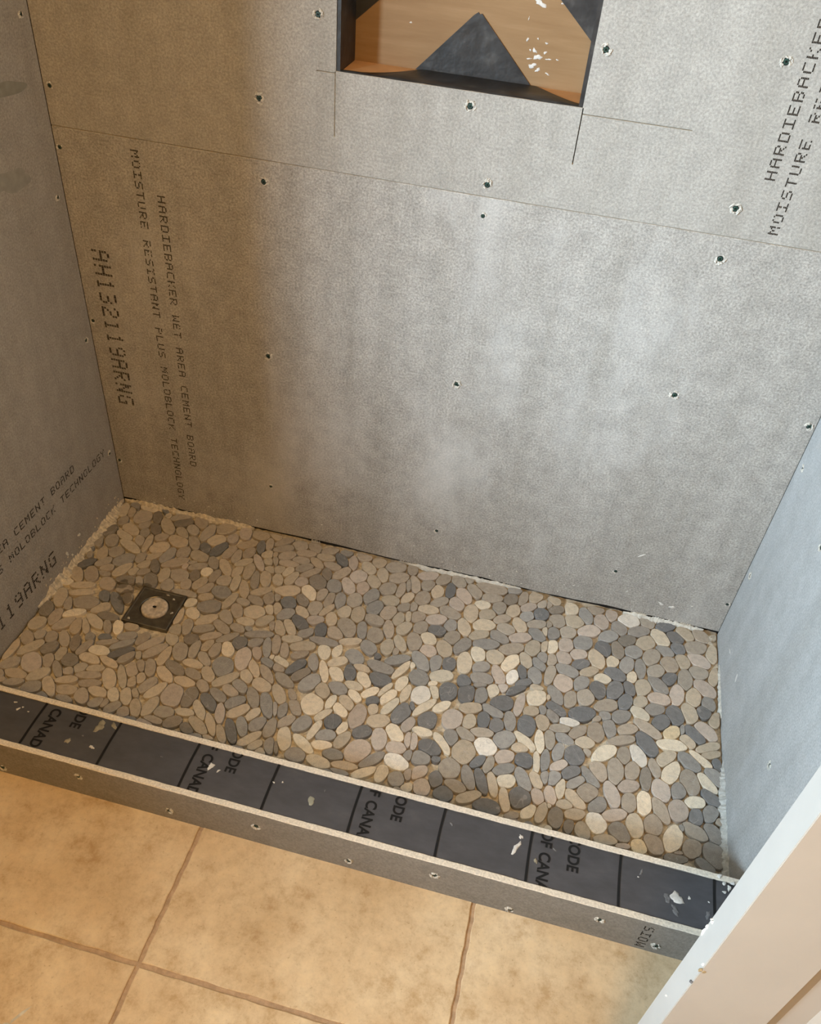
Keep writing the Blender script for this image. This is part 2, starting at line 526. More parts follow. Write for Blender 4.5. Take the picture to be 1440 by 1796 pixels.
def dot_text(text, origin, u, v, n, adv, hgt, parent, double=False, limit=None):
    """each dot is a small dash of ink a hair proud of the board; origin = start on the centre line"""
    fm = frame_map(origin, u, v, n)
    mb = MB()
    r = random.Random(len(text))
    cw = adv * 0.72 / 5
    ch = hgt / 7
    for k, c in enumerate(text):
        if c not in GL: continue
        for row, bits in enumerate(GL[c].split()):
            for cc, bit in enumerate(bits):
                if bit != '1' or r.random() < 0.04: continue
                a = k * adv + cc * cw + r.uniform(-.06, .06) * cw
                b = hgt / 2 - (row + 0.5) * ch
                if limit is not None and not (limit[0] < a < limit[1]): continue
                subs = ((-0.26, .0), (0.26, .0)) if double else ((0, 0),)
                for (oa, ob) in subs:
                    w2, h2 = (cw * 0.21, ch * 0.42) if double else (cw * 0.50, ch * 0.42)
                    x, y = a + oa * cw, b + ob * ch
                    mb.add([fm(x - w2, y - h2, .0003), fm(x + w2, y - h2, .0003), fm(x + w2, y + h2, .0003), fm(x - w2, y + h2, .0003)], [(0, 1, 2, 3)])
    return mb.build('printed_text', M['ink'], parent)


T1 = 'HARDIEBACKER WET AREA CEMENT BOARD'
T2 = 'MOISTURE RESISTANT PLUS MOLDBLOCK TECHNOLOGY'
T3 = 'AH132119ARNG'
AD, HT = 0.01975, 0.0165
dn = ((0, 0, -1), (1, 0, 0), (0, -1, 0))
up = ((0, 0, 1), (-1, 0, 0), (0, -1, 0))
sd = ((0, 1, 0), (0, 0, 1), (1, 0, 0))
dot_text(T1, (0.2100, 0, 0.829), *dn, AD, HT, board_low)
dot_text(T2, (0.1662, 0, 0.909), *dn, AD, HT, board_low)
dot_text(T3, (0.0562, 0, 0.690), *dn, 0.0325, 0.040, board_low, True)
dot_text(T1, (1.2895, 0, 1.033), *up, AD, HT, board_up)
dot_text(T2, (1.3235, 0, 0.948), *up, AD, HT, board_up)
dot_text(T1, (0, -0.166 - 34 * AD + .005, 0.231), *sd, AD, HT + .003, board_left)
dot_text(T2, (0, -0.043 - 44 * AD + .005, 0.187), *sd, AD, HT + .003, board_left)
dot_text(T3, (0, -0.300 - 12 * 0.0325 + .008, 0.074), *sd, 0.0325, 0.040, board_left, True)


# ------------------------------------------------------------------ screws
def screw_mesh(seed, burrs):
    r = random.Random(seed)
    mb = MB()
    n = 12

    def disc(rad, z, z2, rad2, mi):
        vs = [(rad * math.cos(6.2832 * i / n), rad * math.sin(6.2832 * i / n), z) for i in range(n)] + [(rad2 * math.cos(6.2832 * i / n), rad2 * math.sin(6.2832 * i / n), z2) for i in range(n)]
        mb.add(vs, [(i, (i + 1) % n, n + (i + 1) % n, n + i) for i in range(n)] + [tuple(range(n, 2 * n))], mi)
    disc(0.0046, 0.0001, 0.0003, 0.0044, 1)  # dark ring painted as the shadow gap round the head
    disc(0.0034, 0.0003, 0.0008, 0.0028, 0)
    for q in range(2):                                   # drive recess, its shade painted as a flat cross
        w2, l2 = 0.0006, 0.0017
        vs = [(-l2, -w2, .0012), (l2, -w2, .0012), (l2, w2, .0012), (-l2, w2, .0012)]
        if q: vs = [(-y, x, z) for x, y, z in vs]
        mb.add(vs, [(0, 1, 2, 3)], 1)
    fm = lambda a, b, c: (a, b, c)
    for k in range(burrs):
        t = r.uniform(0, 6.28)
        rad = r.uniform(.0046, .0072)
        blob_geo(mb, fm, rad * math.cos(t), rad * math.sin(t), r.uniform(.0018, .0040), r.uniform(.0011, .0020), t + 1.57 + r.uniform(-.6, .6), r.uniform(.0010, .0028), r.random(), 7, 0.5, 2)
    o = mb.build('screw', [M['screw_head'], M['hole_shade'], M['burr']])
    return o


protos = [screw_mesh(s, b) for s, b in ((1, 11), (2, 14), (3, 9), (4, 12), (5, 4))]
used = set()


def put_screw(k, loc, rot, spin, parent, s=1.0):
    p = protos[k]
    if k in used:
        o = p.copy(); col.objects.link(o)
    else:
        o = p; used.add(k)
    o.parent = parent
    o.matrix_local = Matrix.Translation(loc) @ rot @ Matrix.Rotation(spin, 4, 'Z') @ Matrix.Scale(s, 4)


R_back = Matrix.Rotation(math.pi / 2, 4, 'X')            # local z -> -y
R_left = Matrix.Rotation(math.pi / 2, 4, 'Y')            # local z -> +x
R_right = Matrix.Rotation(-math.pi / 2, 4, 'Y')
bs = [(.5279, 1.1773), (.7919, 1.0747), (.8374, .9523), (.8367, .8963), (.9919, 1.1841), (.4210, 1.0362), (.4232, .8913), (.4177, .5184), (.4095, .1538), (.8286, .5405), (.8260, .1283), (1.2539, .6117), (1.2556, 1.2012), (1.2527, .9791), (1.2546, .8915), (1.2531, .1251), (1.512, .5996), (1.5155, .0992), (.0127, 1.0016), (.0092, .8917), (.0092, .5212), (.0085, .1315),
      (.4220, 1.25), (1.512, .89), (1.512, 1.05)]
for i, (x, z) in enumerate(bs):
    small = z < 0.2 or x < 0.05 or (x, z) == (.8367, .8963)
    put_screw(4 if small else i % 4, (x, 0, z), R_back, i * 1.3, board_low if z < ZS else board_up, 0.85 if small else 1.2)
for i, (y, z) in enumerate([(-.025, .8024), (-.0262, .484), (-.0239, .1681), (-.025, 1.12)]):
    put_screw(2, (0, y, z), R_left, i * 2.1, board_left, 0.9)
for i, (y, z) in enumerate([(-.0336, .5252), (-.0296, .2245), (-.2807, .5396), (-.5243, .2383), (-.03, .85)]):
    put_screw(i % 4, (W, y, z), R_right, i * 1.9, board_right, 1.0)

# ------------------------------------------------------------------ wall niche
niche = tag(empty('wall_niche', (0.5 * (NX0 + NX1), 0, NZ0)), 'square brown recessed wall niche lined with black membrane patches', 'niche')
nl = (0.5 * (NX0 + NX1), 0, NZ0)


def nbuild(mb, name, mats, smooth=False):
    lx, ly, lz = nl
    return mesh_obj(name, [(x - lx, y - ly, z - lz) for x, y, z in mb.v], mb.f, mats, niche, mb.m, smooth)


mb = MB(); mb.box(NX0 - .001, NX1 + .001, ND, ND + 0.010, NZ0 - .001, NZ1 + .001); nbuild(mb, 'back_panel', M['plywood'])
mb = MB(); mb.box(NX0 - .0015, NX0 + 0.007, 0.002, ND, NZ0, NZ1); nbuild(mb, 'side_panel', M['flap'])
mb = MB(); mb.box(NX1 - 0.007, NX1 + .0015, 0.002, ND, NZ0, NZ1); nbuild(mb, 'side_panel', M['flap'])
mb = MB(); mb.box(NX0, NX1, 0.002, ND, NZ1 - .008, NZ1); nbuild(mb, 'top_panel', M['plywood'])
mb = MB(); mb.box(NX0 + .007, NX1 - .007, 0.002, ND, NZ0 - .009, NZ0 - .0010); nbuild(mb, 'bottom_panel', M['wood_orange'])


def flat_poly(pts, fm, t, name, mat):
    """thin sheet with real thickness from an outline"""
    mb = MB()
    n = len(pts)
    vs = [fm(a, b, 0) for a, b in pts] + [fm(a, b, t) for a, b in pts]
    mb.add(vs, [tuple(range(n, 2 * n)), tuple(reversed(range(n)))] + [(i, (i + 1) % n, n + (i + 1) % n, n + i) for i in range(n)])
    return nbuild(mb, name, mat)


nb = frame_map((0, ND, 0), (1, 0, 0), (0, 0, 1), (0, -1, 0))
flat_poly([(.672, 1.0925), (.880, 1.0925), (.800, 1.168), (.7746, 1.1945), (.768, 1.190)], nb, .0012, 'membrane_patch', M['flap'])
flat_poly([(.812, 1.0925), (.882, 1.0925), (.781, 1.193), (.771, 1.190), (.785, 1.165)], frame_map((0, ND - .0012, 0), (1, 0, 0), (0, 0, 1), (0, -1, 0)), .001, 'membrane_fold', M['flap'])
flat_poly([(.5655, 1.1580), (.6046, 1.192), (.690, 1.268), (.5655, 1.40)], nb, .0012, 'membrane_patch', M['flap'])
flat_poly([(.9675, 1.1720), (.9675, 1.40), (.855, 1.270), (.9052, 1.2265)], nb, .0012, 'membrane_patch', M['flap'])
# wavy membrane over the niche sill and its front lip
mb = MB()
n = 34
rr = random.Random(11)
rows = []
for i in range(n + 1):
    t = i / n
    x = NX0 + .004 + t * (NX1 - NX0 - .008)
    if t < .30: yb = .010 + (t / .30) ** 2.2 * (ND - .012)
    elif t < .80: yb = ND - .002
    else: yb = .018 + ((1 - t) / .20) ** 1.3 * (ND - .020)
    wob = .0012 * math.sin(i * .9) + rr.uniform(-.0005, .0005)
    base = NZ0 - .0010
    prof = [(0.0005, NZ0 - .012), (0.0008, NZ0 - .0004 + wob * .4), (0.006, NZ0 + .0022 + wob * .5), (min(.03, yb * .6), NZ0 + .0010 + wob), (yb, base + .0016), (yb + .0005, base)]
    rows.append([(x, max(y, .0004), z) for y, z in prof])
k = len(rows[0])
vs = [p for rw in rows for p in rw]
fs = [(i * k + j, (i + 1) * k + j, (i + 1) * k + j + 1, i * k + j + 1) for i in range(n) for j in range(k - 1)]
mb.add(vs, fs)
nbuild(mb, 'sill_membrane', M['flap'], True)
# white spatter on the niche back
rr = random.Random(21)
sp = [(.8752, 1.1500, .006, .004), (.8820, 1.141, .009, .006), (.893, 1.149, .004, .003), (.868, 1.150, .003, .002), (.861, 1.165, .003, .004), (.875, 1.127, .008, .006), (.885, 1.122, .006, .004), (.900, 1.140, .007, .0015), (.915, 1.141, .004, .0014), (.893, 1.163, .003, .0025), (.902, 1.118, .005, .002), (.878, 1.168, .0025, .002), (.868, 1.137, .007, .0015), (.873, 1.219, .015, .006), (.908, 1.222, .003, .002), (.858, 1.195, .001, .005), (.662, 1.166, .003, .002)]
for i, (x, z, a, b) in enumerate(sp):
    mb = MB()
    blob_geo(mb, nb, x, z, a * .72, b * .72, rr.uniform(-.4, .4), .0010, i + 50, 12, .5)
    nbuild(mb, 'plaster_spot', M['plaster'], True)

# ------------------------------------------------------------------ shower floor: mortar bed with pebbles
mb = MB()
gx, gy = 150, 70
vs, fs = [], []
r = random.Random(4)
for j in range(gy + 1):
    for i in range(gx + 1):
        x = W * i / gx; y = -D - .012 + (D + .024) * j / gy
        vs.append((x, y, -0.0100 + r.uniform(-.0012, .0016) + .0008 * math.sin(x * 31 + 2 * math.sin(y * 23))))
for j in range(gy):
    for i in range(gx):
        a = j * (gx + 1) + i
        fs.append((a, a + 1, a + gx + 2, a + gx + 1))
mb.add(vs, fs)
mb.box(-.03, W + .03, -D - .03, .03, -.05, -.0135)
pan = tag(mb.build('floor_shower', M['mortar']), 'shower floor of sliced grey, tan and cream river pebbles set in mortar', 'floor', kind='structure')

# x mm, y mm, length mm, width mm, angle, colour class of every pebble
PEBBLES = """
40 -14 25 19 155 g; 76 -13 51 22 172 c; 121 -10 20 12 153 d; 136 -24 21 15 124 t; 169 -15 64 22 35 b; 223 -18 51 34 119 b; 293 -21 55 39 42 t; 345 -19 52 32 107 p;
385 -18 46 31 5 t; 422 -8 43 24 149 t; 450 -19 63 23 49 b; 491 -24 43 34 3 b; 529 -19 43 29 140 b; 568 -17 48 25 32 b; 611 -6 42 30 41 g; 657 -7 43 37 24 b;
697 -19 36 35 159 t; 740 -22 52 36 15 b; 781 -16 39 26 104 b; 900 -20 45 34 124 b; 921 -5 32 26 121 b; 982 -19 76 36 1 b; 1038 -8 38 22 18 g; 1090 -14 47 32 74 t;
1134 -10 45 33 116 t; 1235 -11 47 35 25 b; 1273 -16 46 30 90 p; 1316 -23 54 38 2 w; 1357 -12 48 37 113 b; 1403 -14 55 32 34 d; 1483 -21 45 37 124 b; 1514 -17 25 16 31 t;
20 -38 52 28 110 t; 37 -74 33 24 96 b; 41 -39 38 20 109 t; 77 -46 51 46 78 b; 94 -71 34 26 66 b; 112 -38 47 24 114 k; 151 -59 64 31 132 t; 182 -36 52 27 31 k;
195 -70 46 25 135 t; 216 -51 40 29 133 b; 256 -50 62 29 80 b; 287 -68 49 36 42 t; 322 -51 33 27 95 p; 365 -60 52 26 34 t; 401 -59 43 22 101 d; 417 -41 43 21 99 b;
443 -74 20 16 115 t; 460 -43 59 24 31 b; 472 -66 47 28 36 b; 510 -71 45 25 9 b; 516 -45 52 24 13 b; 550 -69 46 24 140 t; 566 -44 49 25 2 t; 590 -66 50 25 166 b;
605 -38 51 25 131 d; 635 -39 50 24 104 p; 677 -46 48 30 134 t; 716 -58 50 28 108 t; 756 -55 51 35 21 b; 786 -69 41 18 97 b; 798 -65 55 29 113 b; 824 -26 50 29 17 p;
830 -58 38 32 64 b; 856 -71 43 31 90 t; 862 -26 44 30 59 b; 886 -57 48 24 97 d; 921 -65 52 34 124 p; 943 -42 47 31 131 b; 989 -52 51 30 14 b; 1032 -41 39 33 58 k;
1061 -29 45 22 82 b; 1077 -54 45 26 38 p; 1109 -67 38 37 22 d; 1110 -34 33 22 45 b; 1124 -30 26 20 94 b; 1143 -41 39 27 28 k; 1178 -29 39 33 110 c; 1188 -65 49 42 4 t;
1214 -38 52 33 108 g; 1251 -47 49 35 101 p; 1294 -55 46 36 114 g; 1340 -51 57 32 32 g; 1390 -57 59 39 120 c; 1425 -44 45 37 143 d; 1448 -26 49 32 150 t; 1472 -61 57 39 27 b;
1510 -71 51 29 87 t; 25 -118 43 27 78 k; 65 -123 51 25 157 t; 69 -98 54 32 156 t; 108 -99 32 24 106 b; 127 -78 45 25 121 k; 154 -101 34 25 30 b; 200 -102 55 37 166 t;
239 -95 51 26 126 b; 272 -103 39 26 122 d; 305 -96 59 27 68 d; 335 -99 49 27 68 b; 355 -105 47 25 99 b; 380 -87 40 28 78 b; 381 -120 49 23 42 t; 415 -111 61 21 127 p;
427 -79 33 25 35 t; 437 -100 26 23 5 t; 451 -92 30 16 112 b; 451 -125 30 21 163 t; 471 -119 34 26 27 t; 485 -91 54 23 5 b; 494 -119 36 26 71 t; 528 -93 49 26 38 b;
547 -104 58 22 45 b; 585 -97 42 23 114 k; 619 -82 56 28 56 b; 646 -119 57 30 123 p; 662 -82 45 41 50 p; 681 -113 43 32 98 p; 701 -86 46 32 133 t; 740 -99 45 38 48 b;
771 -92 52 21 85 b; 792 -113 40 24 64 t; 827 -103 49 37 80 b; 868 -103 49 27 43 b; 909 -97 44 34 118 p; 948 -116 57 34 97 t; 970 -80 36 28 6 c; 985 -106 42 31 28 t;
1010 -77 38 33 103 b; 1022 -111 48 24 37 b; 1043 -78 44 32 72 t; 1064 -115 49 31 121 t; 1077 -84 40 29 48 g; 1104 -102 50 26 21 b; 1125 -120 30 15 93 t; 1131 -94 21 15 84 b;
1144 -117 36 32 77 g; 1150 -75 42 40 14 b; 1177 -104 42 34 31 b; 1225 -84 58 35 29 p; 1272 -88 52 33 43 g; 1294 -124 53 31 103 k; 1314 -88 47 32 40 k; 1330 -118 44 38 48 g;
1357 -82 54 38 48 t; 1371 -122 54 36 64 b; 1402 -92 44 33 149 g; 1432 -76 39 34 103 d; 1442 -113 45 34 106 t; 1479 -98 55 39 151 p; 15 -158 49 21 111 b; 45 -148 43 33 118 b;
97 -154 69 27 156 t; 110 -128 38 23 122 b; 131 -130 64 19 96 t; 167 -138 50 39 40 t; 168 -166 48 21 50 t; 197 -156 58 28 81 g; 224 -173 66 28 33 b; 228 -134 42 33 94 b;
264 -159 20 12 23 b; 270 -134 51 33 158 t; 281 -167 46 23 30 b; 312 -145 42 26 124 b; 344 -150 60 26 131 t; 377 -154 40 23 81 t; 403 -144 53 27 93 t; 428 -168 59 21 103 b;
450 -157 52 27 108 t; 479 -150 41 25 112 t; 509 -137 51 27 74 t; 535 -140 34 30 13 p; 564 -167 53 32 133 c; 573 -128 51 41 132 k; 595 -166 41 25 83 b; 614 -129 45 37 120 g;
617 -174 52 22 88 b; 642 -171 48 27 100 g; 674 -160 47 37 94 b; 709 -135 50 34 71 g; 727 -166 51 38 80 g; 756 -134 43 34 4 t; 760 -172 49 37 63 b; 794 -143 40 26 38 b;
810 -170 30 20 101 t; 811 -137 28 22 89 b; 828 -165 41 33 37 b; 848 -133 49 29 7 t; 874 -160 53 31 20 p; 899 -128 56 32 156 b; 908 -166 37 31 88 g; 940 -163 54 29 114 t;
984 -142 54 38 19 c; 1024 -167 49 28 154 g; 1035 -139 42 34 164 b; 1071 -154 55 28 25 p; 1109 -134 48 31 143 g; 1131 -163 38 24 79 t; 1144 -159 43 30 78 c; 1177 -144 43 35 82 p;
1207 -162 42 30 30 p; 1214 -125 52 41 44 g; 1249 -164 56 36 106 t; 1262 -128 46 39 98 d; 1285 -162 34 28 67 c; 1317 -161 55 31 79 g; 1348 -162 56 26 94 g; 1383 -159 47 33 46 b;
1413 -172 41 29 55 d; 1413 -130 48 43 85 b; 1448 -163 60 32 88 b; 1478 -135 45 38 4 b; 1511 -139 53 22 82 t; 7 -184 20 17 165 d; 20 -210 18 14 117 b; 47 -197 45 27 108 t;
65 -222 42 26 53 b; 76 -184 38 36 139 b; 104 -200 57 37 43 g; 140 -184 37 25 91 b; 159 -201 36 24 55 t; 165 -224 37 21 32 b; 184 -198 44 22 121 k; 219 -219 49 28 101 t;
253 -208 48 42 161 b; 253 -178 19 12 76 p; 287 -198 37 25 115 k; 309 -218 44 29 68 t; 310 -179 31 27 45 c; 333 -185 44 23 82 b; 359 -193 36 34 177 b; 388 -191 52 22 95 t;
415 -205 60 23 116 t; 455 -200 51 23 36 t; 483 -213 39 31 93 b; 496 -206 27 20 114 b; 514 -178 60 34 17 t; 529 -213 39 35 163 d; 558 -196 42 26 132 k; 593 -210 45 35 105 b;
621 -209 51 19 60 t; 663 -200 39 32 83 t; 694 -198 49 35 99 t; 735 -203 50 31 166 b; 774 -221 51 26 107 b; 788 -184 42 28 84 t; 807 -208 43 31 57 t; 844 -193 41 33 69 b;
868 -221 40 32 161 c; 881 -190 44 29 4 d; 920 -201 40 36 66 b; 947 -217 53 31 60 g; 978 -175 52 27 37 t; 998 -197 62 30 12 g; 1057 -193 60 31 28 b; 1093 -216 46 29 118 t;
1104 -176 50 36 74 t; 1123 -218 40 26 137 g; 1131 -198 34 29 122 g; 1148 -198 37 29 82 b; 1176 -184 40 36 116 p; 1186 -217 56 33 163 g; 1215 -190 41 27 32 d; 1235 -207 46 24 32 t;
1266 -217 37 26 8 c; 1294 -196 49 35 163 d; 1329 -195 33 22 83 c; 1355 -214 47 35 67 t; 1389 -199 54 33 137 g; 1430 -213 60 32 80 p; 1466 -210 54 32 81 t; 1491 -178 56 39 136 p;
1498 -219 41 29 89 g; 27 -237 45 22 47 d; 56 -266 52 32 125 b; 81 -237 34 23 31 b; 84 -256 29 17 173 b; 118 -233 57 26 66 t; 143 -260 48 25 14 k; 146 -229 30 23 44 t;
171 -254 29 19 125 b; 195 -243 49 32 123 k; 239 -245 42 31 113 b; 279 -231 37 27 108 b; 288 -258 64 23 2 b; 329 -229 46 24 57 b; 341 -254 36 23 23 t; 368 -229 50 39 161 g;
398 -250 55 22 76 t; 426 -274 47 28 121 b; 428 -242 35 21 174 b; 453 -229 47 23 161 b; 464 -265 51 41 10 t; 497 -246 30 24 117 t; 510 -239 38 24 106 t; 535 -248 44 32 44 g;
568 -230 41 25 144 t; 575 -263 56 29 144 d; 605 -244 41 26 25 p; 627 -269 41 29 99 d; 639 -231 43 27 106 t; 661 -267 43 35 161 b; 681 -246 58 42 125 b; 716 -241 51 24 103 g;
749 -247 46 38 102 b; 785 -271 45 30 97 t; 809 -254 50 25 120 t; 840 -239 51 36 112 b; 875 -255 41 33 172 p; 909 -238 52 35 114 t; 961 -264 63 33 98 c; 986 -231 45 33 105 c;
999 -265 40 28 37 g; 1024 -228 43 39 159 t; 1061 -233 59 32 61 c; 1070 -272 40 27 81 w; 1090 -252 41 20 106 d; 1118 -253 47 32 109 g; 1151 -239 57 25 84 b; 1181 -254 49 44 96 p;
1221 -243 43 31 72 g; 1258 -250 49 36 97 d; 1295 -241 52 36 73 d; 1319 -266 48 31 72 d; 1326 -227 40 26 106 d; 1351 -257 37 28 45 t; 1383 -266 46 31 31 g; 1392 -236 50 35 5 p;
1427 -270 51 41 106 d; 1456 -256 53 38 103 t; 1488 -245 34 32 37 d; 1512 -259 44 25 74 t; 20 -305 25 20 40 c; 25 -278 50 30 127 t; 56 -306 57 20 21 t; 107 -284 47 34 140 b;
119 -319 38 23 128 d; 151 -286 39 24 11 b; 172 -311 34 23 127 b; 313 -281 30 26 31 c; 333 -309 37 29 147 c; 360 -279 55 39 28 g; 370 -319 55 27 44 t; 409 -297 45 29 131 b;
446 -320 36 22 170 b; 456 -297 42 25 2 t; 470 -315 18 12 172 g; 495 -282 44 27 49 t; 500 -324 61 22 17 g; 519 -290 26 17 113 b; 536 -293 47 26 127 t; 557 -283 52 24 129 t;
573 -315 47 21 17 t; 596 -287 39 27 43 g; 646 -299 65 23 1 g; 681 -317 38 20 84 c; 702 -282 51 21 22 t; 722 -321 50 34 150 g; 745 -286 45 32 141 g; 770 -303 17 13 160 d;
806 -280 19 15 97 b; 815 -302 63 23 31 g; 851 -306 16 13 98 c; 866 -289 60 33 132 g; 899 -285 42 28 86 g; 919 -316 53 31 24 c; 928 -277 38 30 93 d; 971 -316 38 32 108 d;
1006 -298 52 34 6 g; 1007 -313 31 13 18 g; 1035 -321 35 28 84 c; 1041 -278 59 27 117 p; 1054 -305 27 22 124 p; 1085 -301 52 21 40 d; 1097 -281 45 22 38 d; 1126 -285 26 15 174 t;
1130 -312 48 38 38 c; 1154 -303 14 11 58 t; 1170 -293 54 28 123 g; 1201 -294 45 28 81 b; 1233 -279 45 38 74 b; 1279 -289 54 33 29 b; 1279 -315 33 26 119 g; 1312 -307 46 30 34 g;
1352 -288 47 29 148 c; 1369 -323 66 28 150 b; 1398 -297 49 32 54 d; 1420 -318 44 29 45 y; 1442 -304 27 12 86 g; 1467 -310 56 31 141 d; 1491 -293 54 34 148 p; 29 -354 57 31 114 t;
54 -366 37 20 117 b; 64 -327 54 20 21 t; 92 -352 60 40 7 b; 130 -357 45 27 49 t; 155 -329 66 25 134 d; 156 -374 51 24 180 k; 306 -331 57 21 93 t; 317 -368 45 30 99 t;
338 -350 45 25 104 b; 374 -344 50 25 23 b; 399 -361 49 20 31 b; 410 -327 54 25 147 b; 435 -353 52 19 45 b; 467 -358 37 32 99 d; 500 -347 36 24 49 g; 514 -375 35 20 119 p;
530 -354 56 19 108 g; 546 -339 54 21 104 b; 568 -348 46 19 107 b; 604 -327 59 29 20 t; 605 -349 42 21 34 b; 640 -363 47 22 106 g; 654 -327 43 27 109 c; 692 -345 49 23 38 c;
725 -366 41 27 111 d; 747 -347 39 18 170 t; 759 -374 46 27 129 c; 786 -332 62 31 170 g; 792 -362 50 35 174 d; 831 -326 62 18 63 c; 840 -362 41 24 73 c; 873 -334 44 41 159 g;
906 -342 19 15 25 c; 913 -360 39 19 116 c; 942 -352 49 41 90 d; 981 -343 52 40 99 d; 1012 -340 43 31 83 g; 1044 -374 52 24 161 g; 1060 -348 53 38 21 d; 1096 -342 58 22 84 p;
1124 -350 37 24 20 t; 1148 -341 24 21 107 g; 1150 -371 40 30 106 t; 1167 -347 39 24 141 g; 1174 -330 46 28 149 d; 1205 -354 43 20 180 w; 1225 -374 48 25 48 b; 1230 -325 61 36 23 d;
1262 -363 49 36 85 b; 1262 -328 21 12 36 b; 1289 -342 48 28 103 g; 1317 -368 65 21 24 b; 1328 -336 45 25 27 b; 1368 -361 63 38 126 d; 1420 -349 65 28 10 c; 1453 -329 36 30 128 t;
1480 -368 56 21 146 c; 1496 -335 62 27 32 t; 1500 -347 52 24 22 t; 1515 -372 39 20 112 d; 15 -394 47 34 122 k; 49 -410 49 28 93 b; 77 -420 53 28 51 b; 81 -389 54 22 34 c;
106 -421 48 25 105 t; 126 -415 52 16 124 t; 137 -395 54 28 150 t; 171 -402 42 17 118 b; 194 -396 41 23 116 c; 221 -386 33 25 14 t; 226 -415 39 25 28 g; 261 -411 41 23 72 b;
283 -418 66 22 48 b; 320 -389 43 29 115 t; 354 -420 52 33 112 b; 362 -381 35 30 11 k; 381 -405 51 22 94 b; 403 -387 40 22 75 t; 411 -422 47 23 134 b; 424 -394 45 25 87 b;
450 -385 43 28 124 c; 491 -397 66 36 102 p; 522 -415 51 22 129 t; 548 -394 41 19 158 g; 551 -376 13 12 130 c; 555 -422 57 22 133 b; 571 -400 36 19 162 b; 573 -382 46 18 160 c;
608 -384 56 22 56 d; 626 -401 51 23 54 k; 651 -416 55 36 54 g; 670 -380 57 20 112 c; 698 -378 45 28 138 c; 712 -412 44 31 165 g; 743 -396 39 23 176 c; 753 -423 38 20 142 c;
781 -404 42 21 46 c; 793 -422 28 22 19 d; 811 -387 46 13 63 c; 822 -402 46 23 55 c; 855 -385 49 19 81 c; 875 -415 24 16 101 d; 888 -379 50 42 77 w; 902 -407 66 21 53 c;
937 -395 42 22 49 c; 965 -419 53 43 77 p; 998 -379 49 28 20 t; 1000 -414 40 26 77 t; 1029 -402 42 26 102 d; 1057 -408 36 31 79 d; 1082 -388 49 26 99 g; 1119 -389 54 40 93 d;
1150 -421 56 21 100 c; 1170 -408 48 24 97 b; 1187 -377 46 20 13 b; 1199 -399 42 24 159 g; 1242 -395 40 30 16 t; 1248 -418 17 13 142 b; 1283 -410 62 30 42 c; 1323 -403 43 28 89 b;
1352 -395 53 31 114 w; 1387 -415 45 23 109 b; 1408 -386 57 28 50 t; 1418 -417 65 32 64 c; 1456 -381 54 32 142 g; 1491 -421 54 26 131 c; 1506 -402 50 33 131 g; 21 -438 41 32 51 t;
45 -466 26 22 86 b; 72 -465 35 26 109 b; 101 -461 45 22 127 b; 130 -466 43 23 111 k; 149 -439 23 19 147 g; 154 -471 49 21 74 b; 182 -432 29 19 14 d; 187 -469 48 26 0 c;
193 -442 48 16 23 b; 227 -437 55 19 43 g; 235 -461 58 20 42 d; 252 -468 43 21 53 b; 273 -455 22 14 124 t; 302 -433 64 24 52 b; 327 -441 56 21 89 t; 362 -464 55 26 154 k;
395 -443 45 22 178 t; 406 -468 41 24 159 b; 436 -458 44 28 129 t; 457 -431 54 46 116 g; 477 -462 64 25 46 t; 512 -468 42 26 149 g; 516 -440 38 26 127 t; 555 -453 45 33 166 t;
596 -426 51 24 148 b; 599 -465 58 24 129 t; 627 -460 39 16 125 b; 673 -467 54 49 118 c; 683 -429 43 31 128 t; 709 -453 38 18 76 c; 734 -465 40 23 141 c; 742 -444 45 26 141 t;
772 -468 64 36 89 p; 799 -442 31 20 102 t; 817 -468 49 33 18 t; 832 -425 55 20 61 c; 860 -435 60 36 66 d; 878 -458 43 24 74 p; 911 -468 41 22 178 c; 915 -436 45 40 71 d;
971 -463 40 28 110 g; 998 -447 46 23 153 b; 1031 -433 49 23 8 b; 1044 -464 50 42 173 w; 1078 -437 51 40 36 g; 1112 -447 37 22 5 t; 1121 -429 57 22 145 c; 1125 -472 38 34 2 d;
1150 -470 53 15 98 c; 1166 -462 52 19 91 g; 1191 -433 47 24 82 g; 1196 -464 40 22 41 p; 1221 -474 42 27 39 d; 1223 -433 48 42 87 d; 1259 -474 50 22 134 g; 1275 -455 47 34 116 b;
1308 -446 63 34 92 b; 1335 -472 44 29 27 p; 1341 -436 46 29 85 b; 1369 -446 55 23 90 k; 1400 -463 51 39 98 p; 1434 -455 38 29 60 g; 1457 -427 60 38 102 b; 1466 -472 44 26 19 c;
1497 -452 43 28 139 d; 9 -519 57 23 90 t; 26 -483 41 27 128 b; 47 -503 58 26 55 t; 84 -492 39 30 74 k; 99 -522 40 23 116 b; 116 -500 38 23 99 t; 141 -509 39 34 157 k;
173 -521 32 24 58 b; 179 -494 49 25 172 t; 204 -514 39 18 21 t; 223 -491 50 19 161 t; 268 -517 64 18 122 t; 280 -493 40 32 105 b; 290 -482 33 24 122 b; 296 -522 31 21 83 t;
305 -512 30 22 76 t; 312 -478 48 24 114 b; 328 -523 53 23 65 b; 349 -485 52 26 145 t; 397 -491 49 25 174 t; 423 -524 57 33 86 k; 438 -491 33 25 140 b; 467 -525 52 25 139 d;
478 -503 44 23 149 g; 498 -485 43 24 157 b; 519 -510 45 29 44 g; 550 -488 54 26 123 b; 584 -497 65 27 123 g; 603 -502 36 12 111 g; 619 -498 39 20 93 g; 636 -524 42 22 55 b;
641 -483 47 22 125 b; 669 -520 48 29 56 g; 703 -487 43 18 51 c; 728 -496 37 35 10 d; 751 -506 34 20 76 c; 792 -502 41 29 32 d; 830 -508 54 31 101 p; 858 -486 51 31 135 c;
